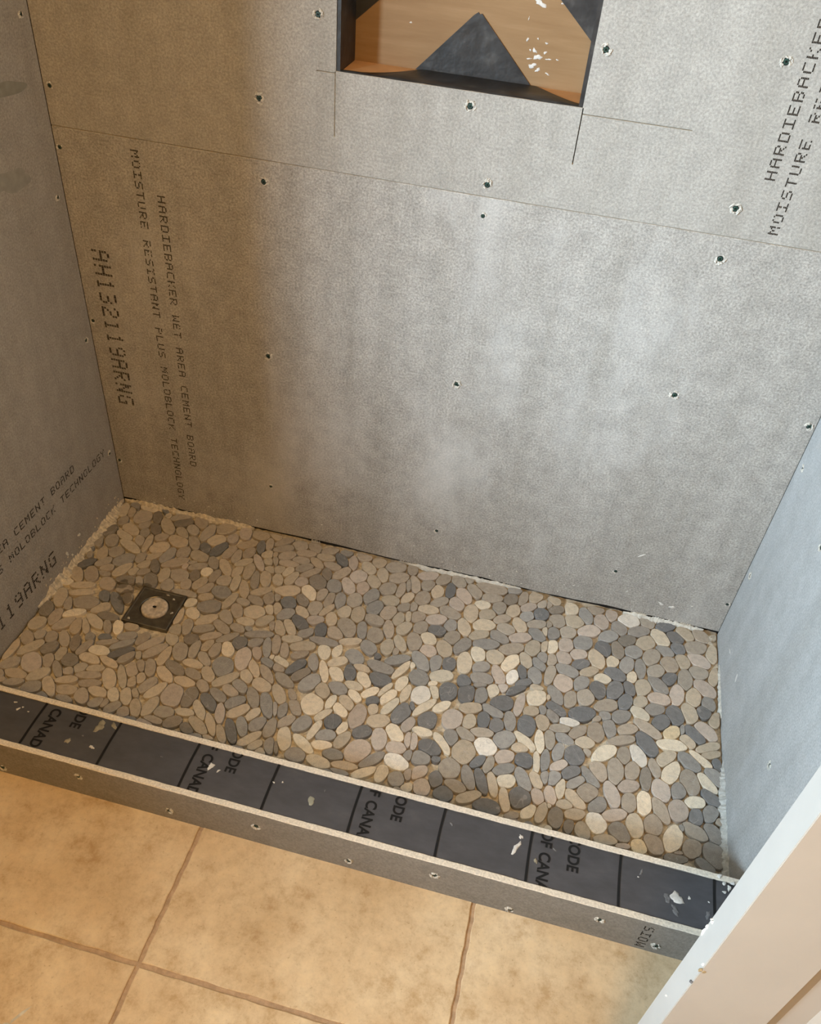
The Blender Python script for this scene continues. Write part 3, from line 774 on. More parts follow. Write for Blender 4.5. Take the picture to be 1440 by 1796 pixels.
870 -518 42 31 12 p; 889 -496 38 19 95 p; 898 -493 43 19 95 p; 935 -499 50 35 164 d; 952 -523 17 13 19 d; 956 -482 56 21 133 c; 1003 -490 58 50 81 t; 1035 -504 39 21 47 d;
1057 -504 42 21 79 b; 1085 -476 42 30 31 p; 1088 -506 50 25 30 g; 1129 -517 59 27 123 g; 1154 -511 41 25 121 t; 1172 -500 31 22 81 g; 1187 -497 36 30 45 g; 1203 -518 47 20 86 c;
1232 -493 47 21 44 g; 1256 -511 49 40 50 b; 1304 -500 59 29 114 p; 1339 -509 43 31 88 b; 1367 -501 54 31 93 c; 1400 -507 58 29 118 b; 1434 -499 50 39 72 p; 1468 -504 41 26 85 d;
1496 -489 42 28 69 g; 1514 -501 19 13 150 b; 30 -552 45 27 50 b; 54 -573 53 24 177 t; 68 -537 60 41 137 p; 101 -563 49 29 49 t; 132 -540 52 18 132 b; 155 -537 26 18 34 b;
162 -558 44 20 21 t; 200 -534 51 20 15 b; 212 -552 48 19 19 b; 239 -567 43 24 171 t; 244 -529 57 29 125 t; 274 -566 39 24 124 c; 300 -560 42 26 112 t; 313 -548 24 18 121 t;
352 -530 56 26 58 t; 358 -570 56 26 86 t; 388 -530 60 49 122 p; 390 -573 44 28 11 b; 431 -562 41 18 11 t; 456 -548 57 21 133 t; 492 -574 56 20 126 t; 500 -544 51 20 111 p;
533 -527 52 28 50 t; 555 -561 51 22 117 g; 565 -527 38 20 63 t; 582 -547 42 27 64 g; 610 -548 49 24 88 b; 646 -562 58 29 110 c; 687 -564 59 22 147 c; 698 -528 51 17 74 c;
723 -557 42 22 10 c; 724 -532 42 25 16 g; 751 -570 42 26 177 g; 759 -533 46 25 70 t; 796 -549 59 48 57 p; 829 -560 57 23 45 g; 878 -551 54 36 165 w; 898 -530 27 22 67 g;
908 -571 27 21 83 p; 920 -528 44 33 6 g; 924 -562 44 26 52 p; 962 -567 40 27 103 d; 983 -535 48 42 84 b; 1002 -570 46 27 168 b; 1023 -545 57 25 113 g; 1049 -544 58 24 117 d;
1071 -544 57 21 108 t; 1097 -529 40 30 20 c; 1100 -573 52 22 107 t; 1128 -559 49 45 64 d; 1162 -547 39 26 114 p; 1185 -561 13 11 69 t; 1186 -538 41 26 109 p; 1215 -548 37 20 15 t;
1234 -532 50 28 141 t; 1236 -565 43 24 24 t; 1278 -570 46 41 112 w; 1278 -531 43 30 56 g; 1311 -544 55 24 28 p; 1351 -556 53 35 90 c; 1386 -544 47 36 87 b; 1424 -563 65 36 72 c;
1442 -534 18 16 67 g; 1460 -573 45 34 49 b; 1467 -535 60 31 165 b; 1500 -531 45 33 124 g; 1501 -574 57 45 109 g; 18 -587 35 30 16 b; 18 -614 34 22 31 c; 37 -594 17 13 160 b;
63 -594 39 19 24 b; 99 -621 33 18 41 t; 105 -594 41 33 28 b; 137 -584 57 25 131 t; 140 -616 40 28 107 g; 177 -580 45 25 14 t; 182 -601 35 15 0 b; 213 -586 39 29 124 b;
243 -617 21 14 8 t; 249 -592 31 22 43 b; 263 -620 30 20 30 g; 267 -588 21 14 79 b; 286 -593 40 23 51 b; 313 -597 28 25 177 b; 331 -582 44 23 115 t; 333 -616 34 27 37 g;
364 -613 39 26 174 p; 376 -596 45 17 177 b; 404 -625 29 21 180 p; 417 -590 40 26 34 k; 441 -616 20 13 156 g; 451 -596 33 21 147 k; 470 -584 55 25 152 t; 471 -617 39 24 32 g;
499 -604 20 10 175 t; 505 -623 21 15 125 g; 521 -589 46 18 126 t; 526 -620 22 13 72 g; 537 -576 62 22 123 d; 562 -619 37 25 30 g; 580 -584 55 21 51 t; 597 -595 32 18 48 t;
612 -609 25 20 110 t; 625 -588 35 23 108 g; 636 -587 28 11 111 k; 663 -617 19 16 20 t; 680 -592 41 32 12 g; 728 -594 52 27 172 c; 748 -616 36 20 24 g; 774 -604 36 12 179 g;
774 -622 30 21 136 b; 780 -588 53 19 5 t; 809 -620 18 12 144 p; 822 -592 55 19 34 c; 855 -585 41 25 85 c; 885 -624 20 14 12 t; 887 -587 35 32 97 g; 898 -612 23 14 148 b;
911 -600 28 18 36 c; 922 -621 21 14 71 t; 938 -591 41 34 107 p; 946 -621 32 20 103 b; 969 -620 30 23 54 t; 982 -592 40 37 173 d; 1012 -622 21 13 107 p; 1031 -585 53 23 31 t;
1056 -624 22 13 33 t; 1069 -595 54 32 5 d; 1119 -600 30 15 24 b; 1120 -620 31 21 38 p; 1149 -584 40 24 50 c; 1155 -612 19 13 156 g; 1173 -577 48 23 75 t; 1190 -612 20 17 81 c;
1201 -581 45 29 85 k; 1228 -591 32 19 85 k; 1254 -594 35 30 120 t; 1298 -623 30 20 51 b; 1299 -600 47 22 16 t; 1324 -577 44 38 145 g; 1332 -604 26 12 8 p; 1333 -618 28 18 13 t;
1362 -596 33 31 174 y; 1388 -584 45 37 123 b; 1400 -621 31 19 24 b; 1429 -600 46 21 11 k; 1433 -590 24 11 20 b; 1447 -619 26 17 70 t; 1485 -599 41 23 156 g; 1486 -622 17 12 95 c;
32 -665 36 23 49 c; 36 -638 40 23 113 t; 67 -631 35 22 103 g; 68 -666 39 26 146 b; 88 -652 33 25 83 t; 107 -662 26 20 152 c; 119 -636 38 25 40 c; 132 -659 24 13 90 d;
151 -660 38 29 102 b; 163 -629 31 25 127 b; 178 -668 24 19 157 t; 191 -647 20 12 104 d; 197 -668 19 16 124 b; 208 -626 39 25 29 b; 231 -640 35 27 45 c; 245 -657 35 19 87 p;
268 -636 29 18 28 d; 276 -657 19 13 165 b; 295 -658 23 18 45 b; 300 -627 39 24 121 t; 325 -653 32 23 154 b; 348 -665 34 22 59 t; 366 -638 20 13 83 g; 368 -662 18 11 19 t;
387 -639 31 24 89 b; 393 -670 28 15 149 b; 407 -648 18 11 127 b; 410 -662 21 13 173 t; 436 -635 36 28 170 b; 451 -665 35 27 175 b; 476 -640 31 26 60 t; 494 -662 32 20 112 c;
519 -651 36 20 55 b; 553 -660 31 18 180 t; 582 -641 39 22 67 p; 609 -665 24 17 12 t; 614 -640 32 20 155 d; 633 -672 20 12 50 p; 636 -628 30 18 5 b; 656 -657 38 31 136 t;
687 -627 39 27 50 t; 699 -668 26 17 5 b; 718 -637 37 26 57 t; 733 -667 17 12 32 g; 737 -647 21 14 114 c; 752 -671 19 15 49 g; 757 -636 25 14 20 p; 776 -656 31 26 4 d;
800 -635 29 19 53 c; 817 -652 40 26 144 c; 850 -632 38 21 27 p; 852 -658 32 18 73 p; 872 -644 30 21 69 t; 878 -665 39 25 22 d; 911 -657 31 22 158 b; 933 -651 28 19 150 d;
955 -659 33 24 30 p; 989 -644 35 20 68 g; 1014 -642 20 13 137 d; 1022 -661 29 17 4 b; 1035 -634 27 19 42 b; 1052 -655 27 15 63 b; 1068 -644 17 14 54 b; 1087 -668 28 17 107 g;
1087 -628 34 28 150 t; 1104 -650 27 17 69 t; 1123 -654 28 18 79 b; 1141 -654 27 17 97 b; 1149 -633 37 24 4 c; 1166 -667 29 16 103 p; 1184 -659 18 13 33 t; 1207 -629 35 28 30 b;
1209 -660 35 22 58 g; 1244 -665 28 24 13 t; 1245 -643 30 16 137 c; 1269 -629 31 21 79 g; 1275 -654 25 16 100 b; 1281 -671 17 10 24 b; 1289 -661 26 16 103 d; 1308 -644 34 28 32 t;
1313 -664 29 18 25 p; 1332 -666 27 15 17 g; 1349 -647 34 21 51 d; 1373 -649 27 16 63 c; 1391 -666 26 20 126 g; 1419 -626 29 22 54 b; 1420 -672 24 14 57 b; 1438 -653 29 22 164 t;
1456 -637 30 17 6 d; 1459 -660 28 22 92 p; 1484 -640 35 23 16 t; 1502 -662 31 24 164 g;
"""
SEED = []
for e in PEBBLES.replace('\n', ' ').split(';'):
    q = e.split()
    if len(q) == 6:
        SEED.append((float(q[0]) / 1000, float(q[1]) / 1000, float(q[2]) / 2000, float(q[3]) / 2000, math.radians(float(q[4])), q[5]))
TONE = {'t': (0.535, 0.465, 0.365), 'b': (0.425, 0.375, 0.312), 'g': (0.350, 0.336, 0.315), 'd': (0.205, 0.207, 0.210), 'k': (0.270, 0.240, 0.202),
        'c': (0.740, 0.665, 0.535), 'p': (0.535, 0.465, 0.403), 'w': (0.820, 0.795, 0.735), 'y': (0.700, 0.595, 0.415)}
DX, DY = 0.2453, -0.3217            # drain centre
P = np.array([[s[0], s[1]] for s in SEED])
AX = np.array([[s[2], s[3]] for s in SEED])
AN = np.array([s[4] for s in SEED])
MU = np.stack([np.cos(AN), np.sin(AN)], 1)
MV = np.stack([-np.sin(AN), np.cos(AN)], 1)
GM = np.sqrt(AX[:, 0] * AX[:, 1])


def gdist(i, pts):
    d = pts - P[i]
    q = np.sqrt((d @ MU[i] / AX[i, 0]) ** 2 + (d @ MV[i] / AX[i, 1]) ** 2)
    return (q - 1) * GM[i]


K = 20
TT = np.arange(K) * 2 * math.pi / K
rng = np.random.default_rng(12)
shapes = []
SS = np.linspace(0.08, 1.34, 64)
for i in range(len(SEED)):
    a_, b_ = AX[i]
    unit = np.outer(np.cos(TT) * a_, MU[i]) + np.outer(np.sin(TT) * b_, MV[i])     # ellipse outline
    pts = P[i] + unit[:, None, :] * SS[None, :, None]
    flat = pts.reshape(-1, 2)
    own = gdist(i, flat)
    lim = 0.0017 + 0.0010 * np.sin(2 * TT + rng.uniform(0, 6.28)) + 0.0008 * np.sin(3 * TT + rng.uniform(0, 6.28))
    ok = own.reshape(K, -1) <= lim[:, None]
    near = np.where((np.abs(P - P[i]).max(1) < 0.085))[0]
    for j in near:
        if j == i: continue
        ok &= (own <= gdist(j, flat) - 0.0001).reshape(K, -1)
    X, Y = flat[:, 0], flat[:, 1]
    ok &= ((X > .003) & (X < W - .003) & (Y > -D + .0008) & (Y < -.003)).reshape(K, -1)
    ok &= ~((np.abs(X - DX) < .0565) & (np.abs(Y - DY) < .0565)).reshape(K, -1)
    first_bad = np.where(ok.all(1), len(SS), np.argmin(ok, 1))
    sc_ = SS[np.maximum(first_bad - 1, 0)]
    for _ in range(4):                                     # round the corners left by neighbours
        sm = (np.roll(sc_, 1) + np.roll(sc_, -1) + 2 * sc_) / 4
        sc_ = np.minimum(sc_, sm + .012)
    out = unit * sc_[:, None]
    ln = np.linalg.norm(out, axis=1)
    out = out * (np.maximum(ln - .0003, .001) / ln)[:, None]
    if np.mean(ln) < 0.0042: continue
    shapes.append((i, out))


def pebble_geo(i, rad, centred):
    r = random.Random(i)
    h = r.uniform(-.0010, .0012)
    tx, ty = r.uniform(-.02, .02), r.uniform(-.02, .02)
    ox, oy = (0, 0) if centred else (P[i, 0], P[i, 1])
    vs = []
    for s, z in ((0.96, -.0135), (1.0, -.0020), (0.994, -.0004), (0.972, .0006), (0.945, .0009)):
        for k in range(K):
            x, y = float(rad[k, 0]) * s, float(rad[k, 1]) * s
            vs.append((ox + x, oy + y, z + h + (tx * x + ty * y if z > -.005 else 0)))
    fs = [(q * K + k, q * K + (k + 1) % K, (q + 1) * K + (k + 1) % K, (q + 1) * K + k) for q in range(4) for k in range(K)]
    fs.append(tuple(4 * K + k for k in range(K)))
    return vs, fs


def tone(i):
    r = random.Random(i * 7 + 1)
    c = TONE[SEED[i][5]]
    v = r.uniform(.86, 1.14)
    w_ = r.uniform(-.03, .03)
    return (c[0] * v * (1 + w_), c[1] * v, c[2] * v * (1 - w_), 1.0)


def paint(me, cols):
    at = me.color_attributes.new('stone_colour', 'FLOAT_COLOR', 'POINT')
    at.data.foreach_set('color', np.array(cols, dtype=np.float32).ravel())


camp = np.array([1.0234, -1.4853, 1.4891])


def seen_size(i, rad):
    d2 = (P[i, 0] - camp[0]) ** 2 + (P[i, 1] - camp[1]) ** 2 + camp[2] ** 2
    hidden = P[i, 1] < -D + .045 or (P[i, 0] < 0.12 and P[i, 1] < -.5)
    return (0 if hidden else 1) * float(np.mean(np.linalg.norm(rad, axis=1)) ** 2) / d2 ** 1.5


order = sorted(shapes, key=lambda s: -seen_size(*s))
for i, rad in order[:300]:
    vs, fs = pebble_geo(i, rad, True)
    o = mesh_obj('pebble', vs, fs, M['pebble'], pan, None, True, (P[i, 0], P[i, 1], 0))
    o.data.polygons[-1].use_smooth = False
    paint(o.data, [tone(i)] * len(vs))
av, af, ac = [], [], []
for i, rad in order[300:]:
    vs, fs = pebble_geo(i, rad, False)
    b = len(av)
    av += vs
    af += [tuple(q + b for q in f_) for f_ in fs]
    ac += [tone(i)] * len(vs)
o = mesh_obj('small_pebbles', av, af, M['pebble'], pan, None, True)
for pl in o.data.polygons:
    if len(pl.vertices) > 4: pl.use_smooth = False
paint(o.data, ac)
tag(o, kind='stuff')

# ------------------------------------------------------------------ thinset along the edges, bits of mesh backing
def edge_strip(name, p0, p1, inward, wid, hgt, seed, mat, n=60):
    """ragged fillet of thinset between floor and wall"""
    r = random.Random(seed)
    p0, p1, inw = Vector(p0), Vector(p1), Vector(inward)
    mb = MB()
    rows = []
    w_ = h_ = 0.0
    for i in range(n + 1):
        t = i / n
        w_ = .6 * w_ + .4 * r.uniform(.2, 1.6)
        h_ = .5 * h_ + .5 * r.uniform(.0, 1.7)
        taper = min(1, 6 * t + .15, 6 * (1 - t) + .15)
        a = wid * w_ * taper
        hh = hgt * h_ * taper
        c = p0.lerp(p1, t)
        rows.append([c + inw * a + Vector((0, 0, -.006)), c + inw * a * .8 + Vector((0, 0, .0006 + r.uniform(-.001, .001))), c + inw * a * .4 + Vector((0, 0, .0025 + hh * .25)), c + inw * .0012 + Vector((0, 0, .002 + hh)), c + Vector((0, 0, .0025 + hh)), c + Vector((0, 0, -.006))])
    k = 6
    mb.add([p for rw in rows for p in rw], [(i * k + j, (i + 1) * k + j, (i + 1) * k + j + 1, i * k + j + 1) for i in range(n) for j in range(k - 1)])
    return mb.build(name, mat, pan)


edge_strip('mortar_fillet', (0, -.002, 0), (0, -.40, 0), (1, 0, 0), .018, .013, 3, M['mortar'], 90)
edge_strip('mortar_fillet', (0.002, 0, 0), (0.36, 0, 0), (0, -1, 0), .011, .008, 8, M['mortar'])
edge_strip('mortar_fillet', (0.76, 0, 0), (1.05, 0, 0), (0, -1, 0), .007, .004, 9, M['thinset_white'])
edge_strip('mortar_fillet', (1.30, 0, 0), (1.49, 0, 0), (0, -1, 0), .010, .006, 13, M['thinset_white'])
edge_strip('mortar_fillet', (W, -.36, 0), (W, -.678, 0), (-1, 0, 0), .013, .007, 17, M['thinset_grey'], 90)
edge_strip('mortar_fillet', (W, -.10, 0), (W, -.25, 0), (-1, 0, 0), .005, .003, 19, M['thinset_white'])


def net_patch(x, y, z, w_, h_, rot, seed, vertical=False):
    """scrap of fibreglass mesh backing: crossing threads"""
    r = random.Random(seed)
    mb = MB()
    s = .0028
    th = .00035
    na, nb_ = int(w_ / s), int(h_ / s)
    c, sn = math.cos(rot), math.sin(rot)

    def thread(a0, b0, a1, b1):
        dx, dy = a1 - a0, b1 - b0
        L = math.hypot(dx, dy) or 1
        nx, ny = -dy / L * th, dx / L * th
        q = []
        for (a, b) in ((a0 - nx, b0 - ny), (a1 - nx, b1 - ny), (a1 + nx, b1 + ny), (a0 + nx, b0 + ny)):
            X, Y = a * c - b * sn, a * sn + b * c
            q.append((X, Y))
        lo = [(x + X, y + Y, z) if not vertical else (x + X, y - .0004, z + Y) for X, Y in q]
        hi = [(px, py, pz + .0006) if not vertical else (px, py - .0006, pz) for px, py, pz in lo]
        mb.add(lo + hi, [(4, 5, 6, 7), (0, 1, 5, 4), (1, 2, 6, 5), (2, 3, 7, 6), (3, 0, 4, 7)])
    for i in range(na + 1):
        a = -w_ / 2 + i * s
        thread(a, -h_ / 2 - r.uniform(0, .003), a + r.uniform(-.001, .001), h_ / 2 + r.uniform(0, .005))
    for j in range(nb_ + 1):
        b = -h_ / 2 + j * s
        thread(-w_ / 2 - r.uniform(0, .003), b, w_ / 2 + r.uniform(0, .003), b + r.uniform(-.001, .001))
    return mb.build('mesh_scrap', M['mesh_net'], pan)


net_patch(.525, -.0012, .003, .022, .010, 0, 1, True)
net_patch(.765, -.0012, .001, .045, .006, 0, 2, True)
net_patch(1.335, -.0012, .004, .035, .010, .1, 3, True)
net_patch(1.45, -.0012, .004, .03, .009, -.1, 4, True)
net_patch(1.02, -.0012, .003, .03, .007, .05, 5, True)
net_patch(1.499, -.028, .0, .018, .022, 0, 6)
net_patch(1.212, -.415, -.001, .022, .018, .3, 7)
net_patch(.925, -.275, -.001, .03, .016, .1, 8)

# specks of mortar stuck to the walls above the floor
rr = random.Random(31)
mb = MB()
for i in range(34):
    x = rr.choice([rr.uniform(.02, .5), rr.uniform(1.1, 1.5), rr.uniform(.5, 1.2)])
    blob_geo(mb, back_fm, x, .012 + abs(rr.gauss(0, .022)), rr.uniform(.0012, .0035), rr.uniform(.0008, .0018), rr.uniform(0, 3), .0012, i, 8, .5)
o = mb.build('mortar_specks', M['thinset_white'], board_low); tag(o, kind='stuff')
mb = MB()
for i in range(22):
    blob_geo(mb, left_fm, rr.uniform(-.36, -.02), .012 + abs(rr.gauss(0, .016)), rr.uniform(.0012, .004), rr.uniform(.0008, .002), rr.uniform(0, 3), .0014, i + 90, 8, .5)
o = mb.build('mortar_specks', M['mortar'], board_left); tag(o, kind='stuff')
for i, (y, z, a, b) in enumerate([(-.262, .045, .006, .010), (-.205, .055, .006, .007), (-.245, .025, .004, .006)]):
    mb = MB(); blob_geo(mb, left_fm, y, z, a * .8, b * .7, .4, .002, 140 + i, 9, .6); mb.build('mortar_splash', M['thinset_white'], board_left)
# two dried smears high on the drain-side wall
mb = MB(); blob_geo(mb, left_fm, -.105, 1.019, .060, .013, -.15, .0004, 201, 22, .12); mb.build('adhesive_smear', M['smear_green'], board_left, True)
mb = MB(); blob_geo(mb, left_fm, -.150, .875, .060, .022, -.1, .0003, 205, 22, .25); mb.build('adhesive_smear', M['smear_faint'], board_left, True)
mb = MB(); blob_geo(mb, back_fm, 1.297, .190, .009, .0014, .75, .0015, 207, 10, .4); mb.build('plaster_splinter', M['plaster'], board_low)
mb = MB(); blob_geo(mb, back_fm, 1.402, .052, .006, .004, .3, .0015, 208, 10, .5); mb.build('plaster_splash', M['plaster'], board_low)
mb = MB(); blob_geo(mb, back_fm, 1.376, .055, .008, .003, -.3, .0012, 209, 10, .5); mb.build('plaster_splash', M['plaster'], board_low)
mb = MB(); blob_geo(mb, right_fm, .12, .075, .007, .003, .3, .001, 210, 10, .5); mb.build('plaster_splash', M['plaster'], board_right)
mb = MB(); blob_geo(mb, right_fm, .22, .105, .004, .009, .3, .001, 211, 10, .5); mb.build('plaster_splash', M['plaster'], board_right)

# ------------------------------------------------------------------ drain
drain = tag(empty('floor_drain', (DX, DY, 0)), 'square metal shower drain with chalky round cover among the pebbles', 'drain')
H = .0545
mb = MB()
outer = [(-H, -H), (H, -H), (H, H), (-H, H)]
n = 48
circ = [(.031 * math.cos(2 * math.pi * i / n), .031 * math.sin(2 * math.pi * i / n)) for i in range(n)]


def sq(i, h):
    t = 2 * math.pi * i / n
    k = h / max(abs(math.cos(t)), abs(math.sin(t)))
    return (k * math.cos(t), k * math.sin(t))


prof = [('s', H, -.010), ('s', H, .0022), ('s', H - .0012, .0032), ('s', H - .005, .0032), ('s', H - .0062, .0022), ('c', .0345, .0022), ('c', .0330, .0010), ('c', .0328, -.007), ('c', .0260, -.0075)]
vs = []
for typ, q, z in prof:
    for i in range(n):
        x, y = sq(i, q) if typ == 's' else (q * math.cos(2 * math.pi * i / n), q * math.sin(2 * math.pi * i / n))
        vs.append((x, y, z))
mb.add(vs, [(a * n + i, a * n + (i + 1) % n, (a + 1) * n + (i + 1) % n, (a + 1) * n + i) for a in range(len(prof) - 1) for i in range(n)])
mesh_obj('drain_plate', mb.v, mb.f, M['metal'], drain)
mb = MB()
prof = [(.0300, -.007), (.0300, .0030), (.0282, .0052), (.0245, .0058), (.0215, .0048), (.012, .0052), (.0055, .0050), (.0040, .0030)]
r = random.Random(6)
vs = []
for a, (q, z) in enumerate(prof):
    for i in range(n):
        w_ = 1 + .025 * math.sin(3 * i * 2 * math.pi / n + a) * (1 if a > 1 else 0)
        vs.append((q * w_ * math.cos(2 * math.pi * i / n), q * w_ * math.sin(2 * math.pi * i / n), z + (r.uniform(-.0005, .0005) if a > 1 else 0)))
fs = [(a * n + i, a * n + (i + 1) % n, (a + 1) * n + (i + 1) % n, (a + 1) * n + i) for a in range(len(prof) - 1) for i in range(n)]
fs.append(tuple((len(prof) - 1) * n + i for i in range(n)))
mesh_obj('drain_cover', vs, fs, M['drain_cap'], drain, None, True)
mb = MB()
vs = [(.0046 * math.cos(i * .785), .0034 * math.sin(i * .785), .0049) for i in range(8)]
mb.add(vs, [tuple(range(8))])
mesh_obj('cover_hole', mb.v, mb.f, M['hole_shade'], drain)  # flat dark face standing for the shade of the hole
fmf = frame_map((0, 0, 0), (1, 0, 0), (0, 1, 0), (0, 0, 1))
for i, (x, y, a, b) in enumerate([(.030, .036, .004, .003), (.044, -.004, .004, .003), (-.040, -.046, .006, .003), (.012, .044, .005, .002)]):
    mb = MB(); blob_geo(mb, fmf, x, y, a, b, i, .0035, 300 + i, 9, .5)
    mesh_obj('mortar_speck', mb.v, mb.f, M['burr'], drain)
# glossy clear adhesive on the pebbles beside the drain
for i, (x, y, a, b, z) in enumerate([(DX - .078, DY + .012, .016, .024, .0012), (DX - .060, DY + .052, .020, .012, .0014), (DX - .105, DY + .045, .018, .012, .0012)]):
    mb = MB(); blob_geo(mb, frame_map((0, 0, z), (1, 0, 0), (0, 1, 0), (0, 0, 1)), x, y, a, b, .3 * i, .0022, 320 + i, 16, .3)
    mb.build('adhesive_film', M['clear_glue'], pan, True)

# ------------------------------------------------------------------ curb
curb = tag(empty('shower_curb', (0, -D - WC / 2, ZF)), 'low shower curb of cement boards with dark grey printed membrane on top', 'curb')
CO = (0, -D - WC / 2, ZF)


def cb(mb, name, mats, smooth=False, lab=None):
    o = mesh_obj(name, [(x - CO[0], y - CO[1], z - CO[2]) for x, y, z in mb.v], mb.f, mats, curb, mb.m, smooth)
    if lab: o['label'] = lab
    return o


def curb_board(y0, y1, z0, face_is_y0, seed):
    """strip of cement board on edge: rough sawn top"""
    r = random.Random(seed)
    mb = MB()
    n = 150
    vs, fs, ms = [], [], []
    ja = jb = 0
    for i in range(n + 1):
        x = .001 + (W - .002) * i / n
        ja = .6 * ja + .4 * r.uniform(-.0016, .0016)
        jb = .6 * jb + .4 * r.uniform(-.0016, .0016)
        zt = HC + r.uniform(-.0004, .0004)
        vs += [(x, y0, z0), (x, y0, zt - .0016 + jb), (x, y0 + .0010 + abs(ja) * .4, zt), (x, y1 - .0010 - abs(jb) * .4, zt), (x, y1, zt - .0014 + ja), (x, y1, z0)]
    for i in range(n):
        a, b = 6 * i, 6 * i + 6
        for k in range(6):
            k2 = (k + 1) % 6
            fs.append((a + k, b + k, b + k2, a + k2)); ms.append(0 if k in (0, 4, 5) else 1)
    mb.add(vs, fs)
    mb.m = ms
    return mb


cb(curb_board(-D - TB, -D, -.008, False, 1), 'inner_board', [M['board_curb'], M['board_edge']])
outer = cb(curb_board(-D - WC, -D - WC + TB, ZF - .001, True, 2), 'outer_board', [M['board_curb'], M['board_edge']])
mb = MB(); mb.box(.002, W - .002, -D - WC + TB, -D - TB, ZF - .002, HC - .004); cb(mb, 'wood_core', M['wood_core'])
MZ = HC - .0022
mb = MB()
nx = 60
vs = []
r = random.Random(9)
for i in range(nx + 1):
    x = .001 + (W - .002) * i / nx
    for j, (y, dz) in enumerate([(-D - WC + TB, -.001), (-D - WC + TB + .006, 0), (-D - WC / 2, .0004), (-D - TB - .006, 0), (-D - TB, -.001)]):
        vs.append((x, y, MZ + dz + r.uniform(-.00025, .00025)))
mb.add(vs, [(i * 5 + j, (i + 1) * 5 + j, (i + 1) * 5 + j + 1, i * 5 + j + 1) for i in range(nx) for j in range(4)])
cb(mb, 'membrane', M['membrane'], True, 'dark grey membrane strip with black lines and lettering')
LX = [0.0725, 0.227, 0.378, 0.5335, 0.6873, 0.8425, 0.9962, 1.151, 1.3046, 1.4617]
y_in, y_out = -D - TB - .0002, -D - WC + TB + .0002
ZP = MZ + .0010
for x in LX:
    mb = MB()
    n = 8
    vs = []
    for i in range(n + 1):
        y = y_out + (y_in - y_out) * i / n
        bow = .0022 * math.sin(math.pi * i / n)
        vs += [(x - .0022 - bow * .4, y, ZP), (x + .0022 - bow * .4, y, ZP)]
    mb.add(vs, [(2 * i, 2 * i + 1, 2 * i + 3, 2 * i + 2) for i in range(n)])
    cb(mb, 'printed_line', M['ink_black'])


def font_text(body, x_mid, y_edge, cap, squeeze, right=False):
    """sans lettering on the membrane, reading towards the room, clipped where the boards cover it"""
    cu = bpy.data.curves.new('lettering', 'FONT')
    cu.body = body
    cu.size = 1.0
    cu.offset = 0.028
    to = bpy.data.objects.new('lettering', cu)
    col.objects.link(to)
    dg = bpy.context.evaluated_depsgraph_get()
    me = bpy.data.meshes.new_from_object(to.evaluated_get(dg))
    bpy.data.objects.remove(to)
    bm = bmesh.new()
    bm.from_mesh(me)
    bpy.data.meshes.remove(me)
    k = cap / 0.70
    xs_ = [v.co.x for v in bm.verts]
    ref = max(xs_) if right else min(xs_)
    for v in bm.verts:
        a, b = (v.co.x - ref) * k * squeeze, v.co.y * k
        v.co = Vector((x_mid - cap / 2 + b, y_edge - a, ZP))
    for co, no in (((0, y_in, 0), (0, 1, 0)), ((0, y_out, 0), (0, -1, 0))):
        bmesh.ops.bisect_plane(bm, geom=bm.verts[:] + bm.edges[:] + bm.faces[:], plane_co=co, plane_no=no, clear_outer=True)
    mb = MB()
    bm.verts.index_update()
    mb.add([v.co[:] for v in bm.verts], [tuple(v.index for v in f.verts) for f in bm.faces])
    bm.free()
    return cb(mb, 'printed_text', M['ink_black'])


for x0, yc, ye in ((LX[1], -.7053, -.7180), (LX[3], -.7150, -.7240), (LX[5], -.7212, -.7310), (LX[7], -.7318, -.7370)):
    font_text('CANADA', x0 + .0265, yc + .0085, .0190, .88)
    font_text('OF', x0 + .0265, yc + .0185, .0190, .88, True)
    font_text('CODE', x0 + .0745, ye - .0075, .0190, .88, True)
put = [(.1803, .0369), (.3431, .0813), (.5155, .0481), (.6811, .0785), (.8517, .0459), (1.0025, .0789), (1.1406, .0325), (1.2826, .0820), (1.3848, .0459)]
for i, (x, z) in enumerate(put):
    put_screw((2, 0, 3)[i % 3], (x, -D - WC - CO[1], z - CO[2]), R_back, i * 1.7, curb, 1.05)
ot = dot_text('MOIS', (1.361, -D - WC, .031), *up, AD, HT, None)
ot.parent = curb
ot.matrix_parent_inverse = Matrix.Translation((-CO[0], -CO[1], -CO[2]))
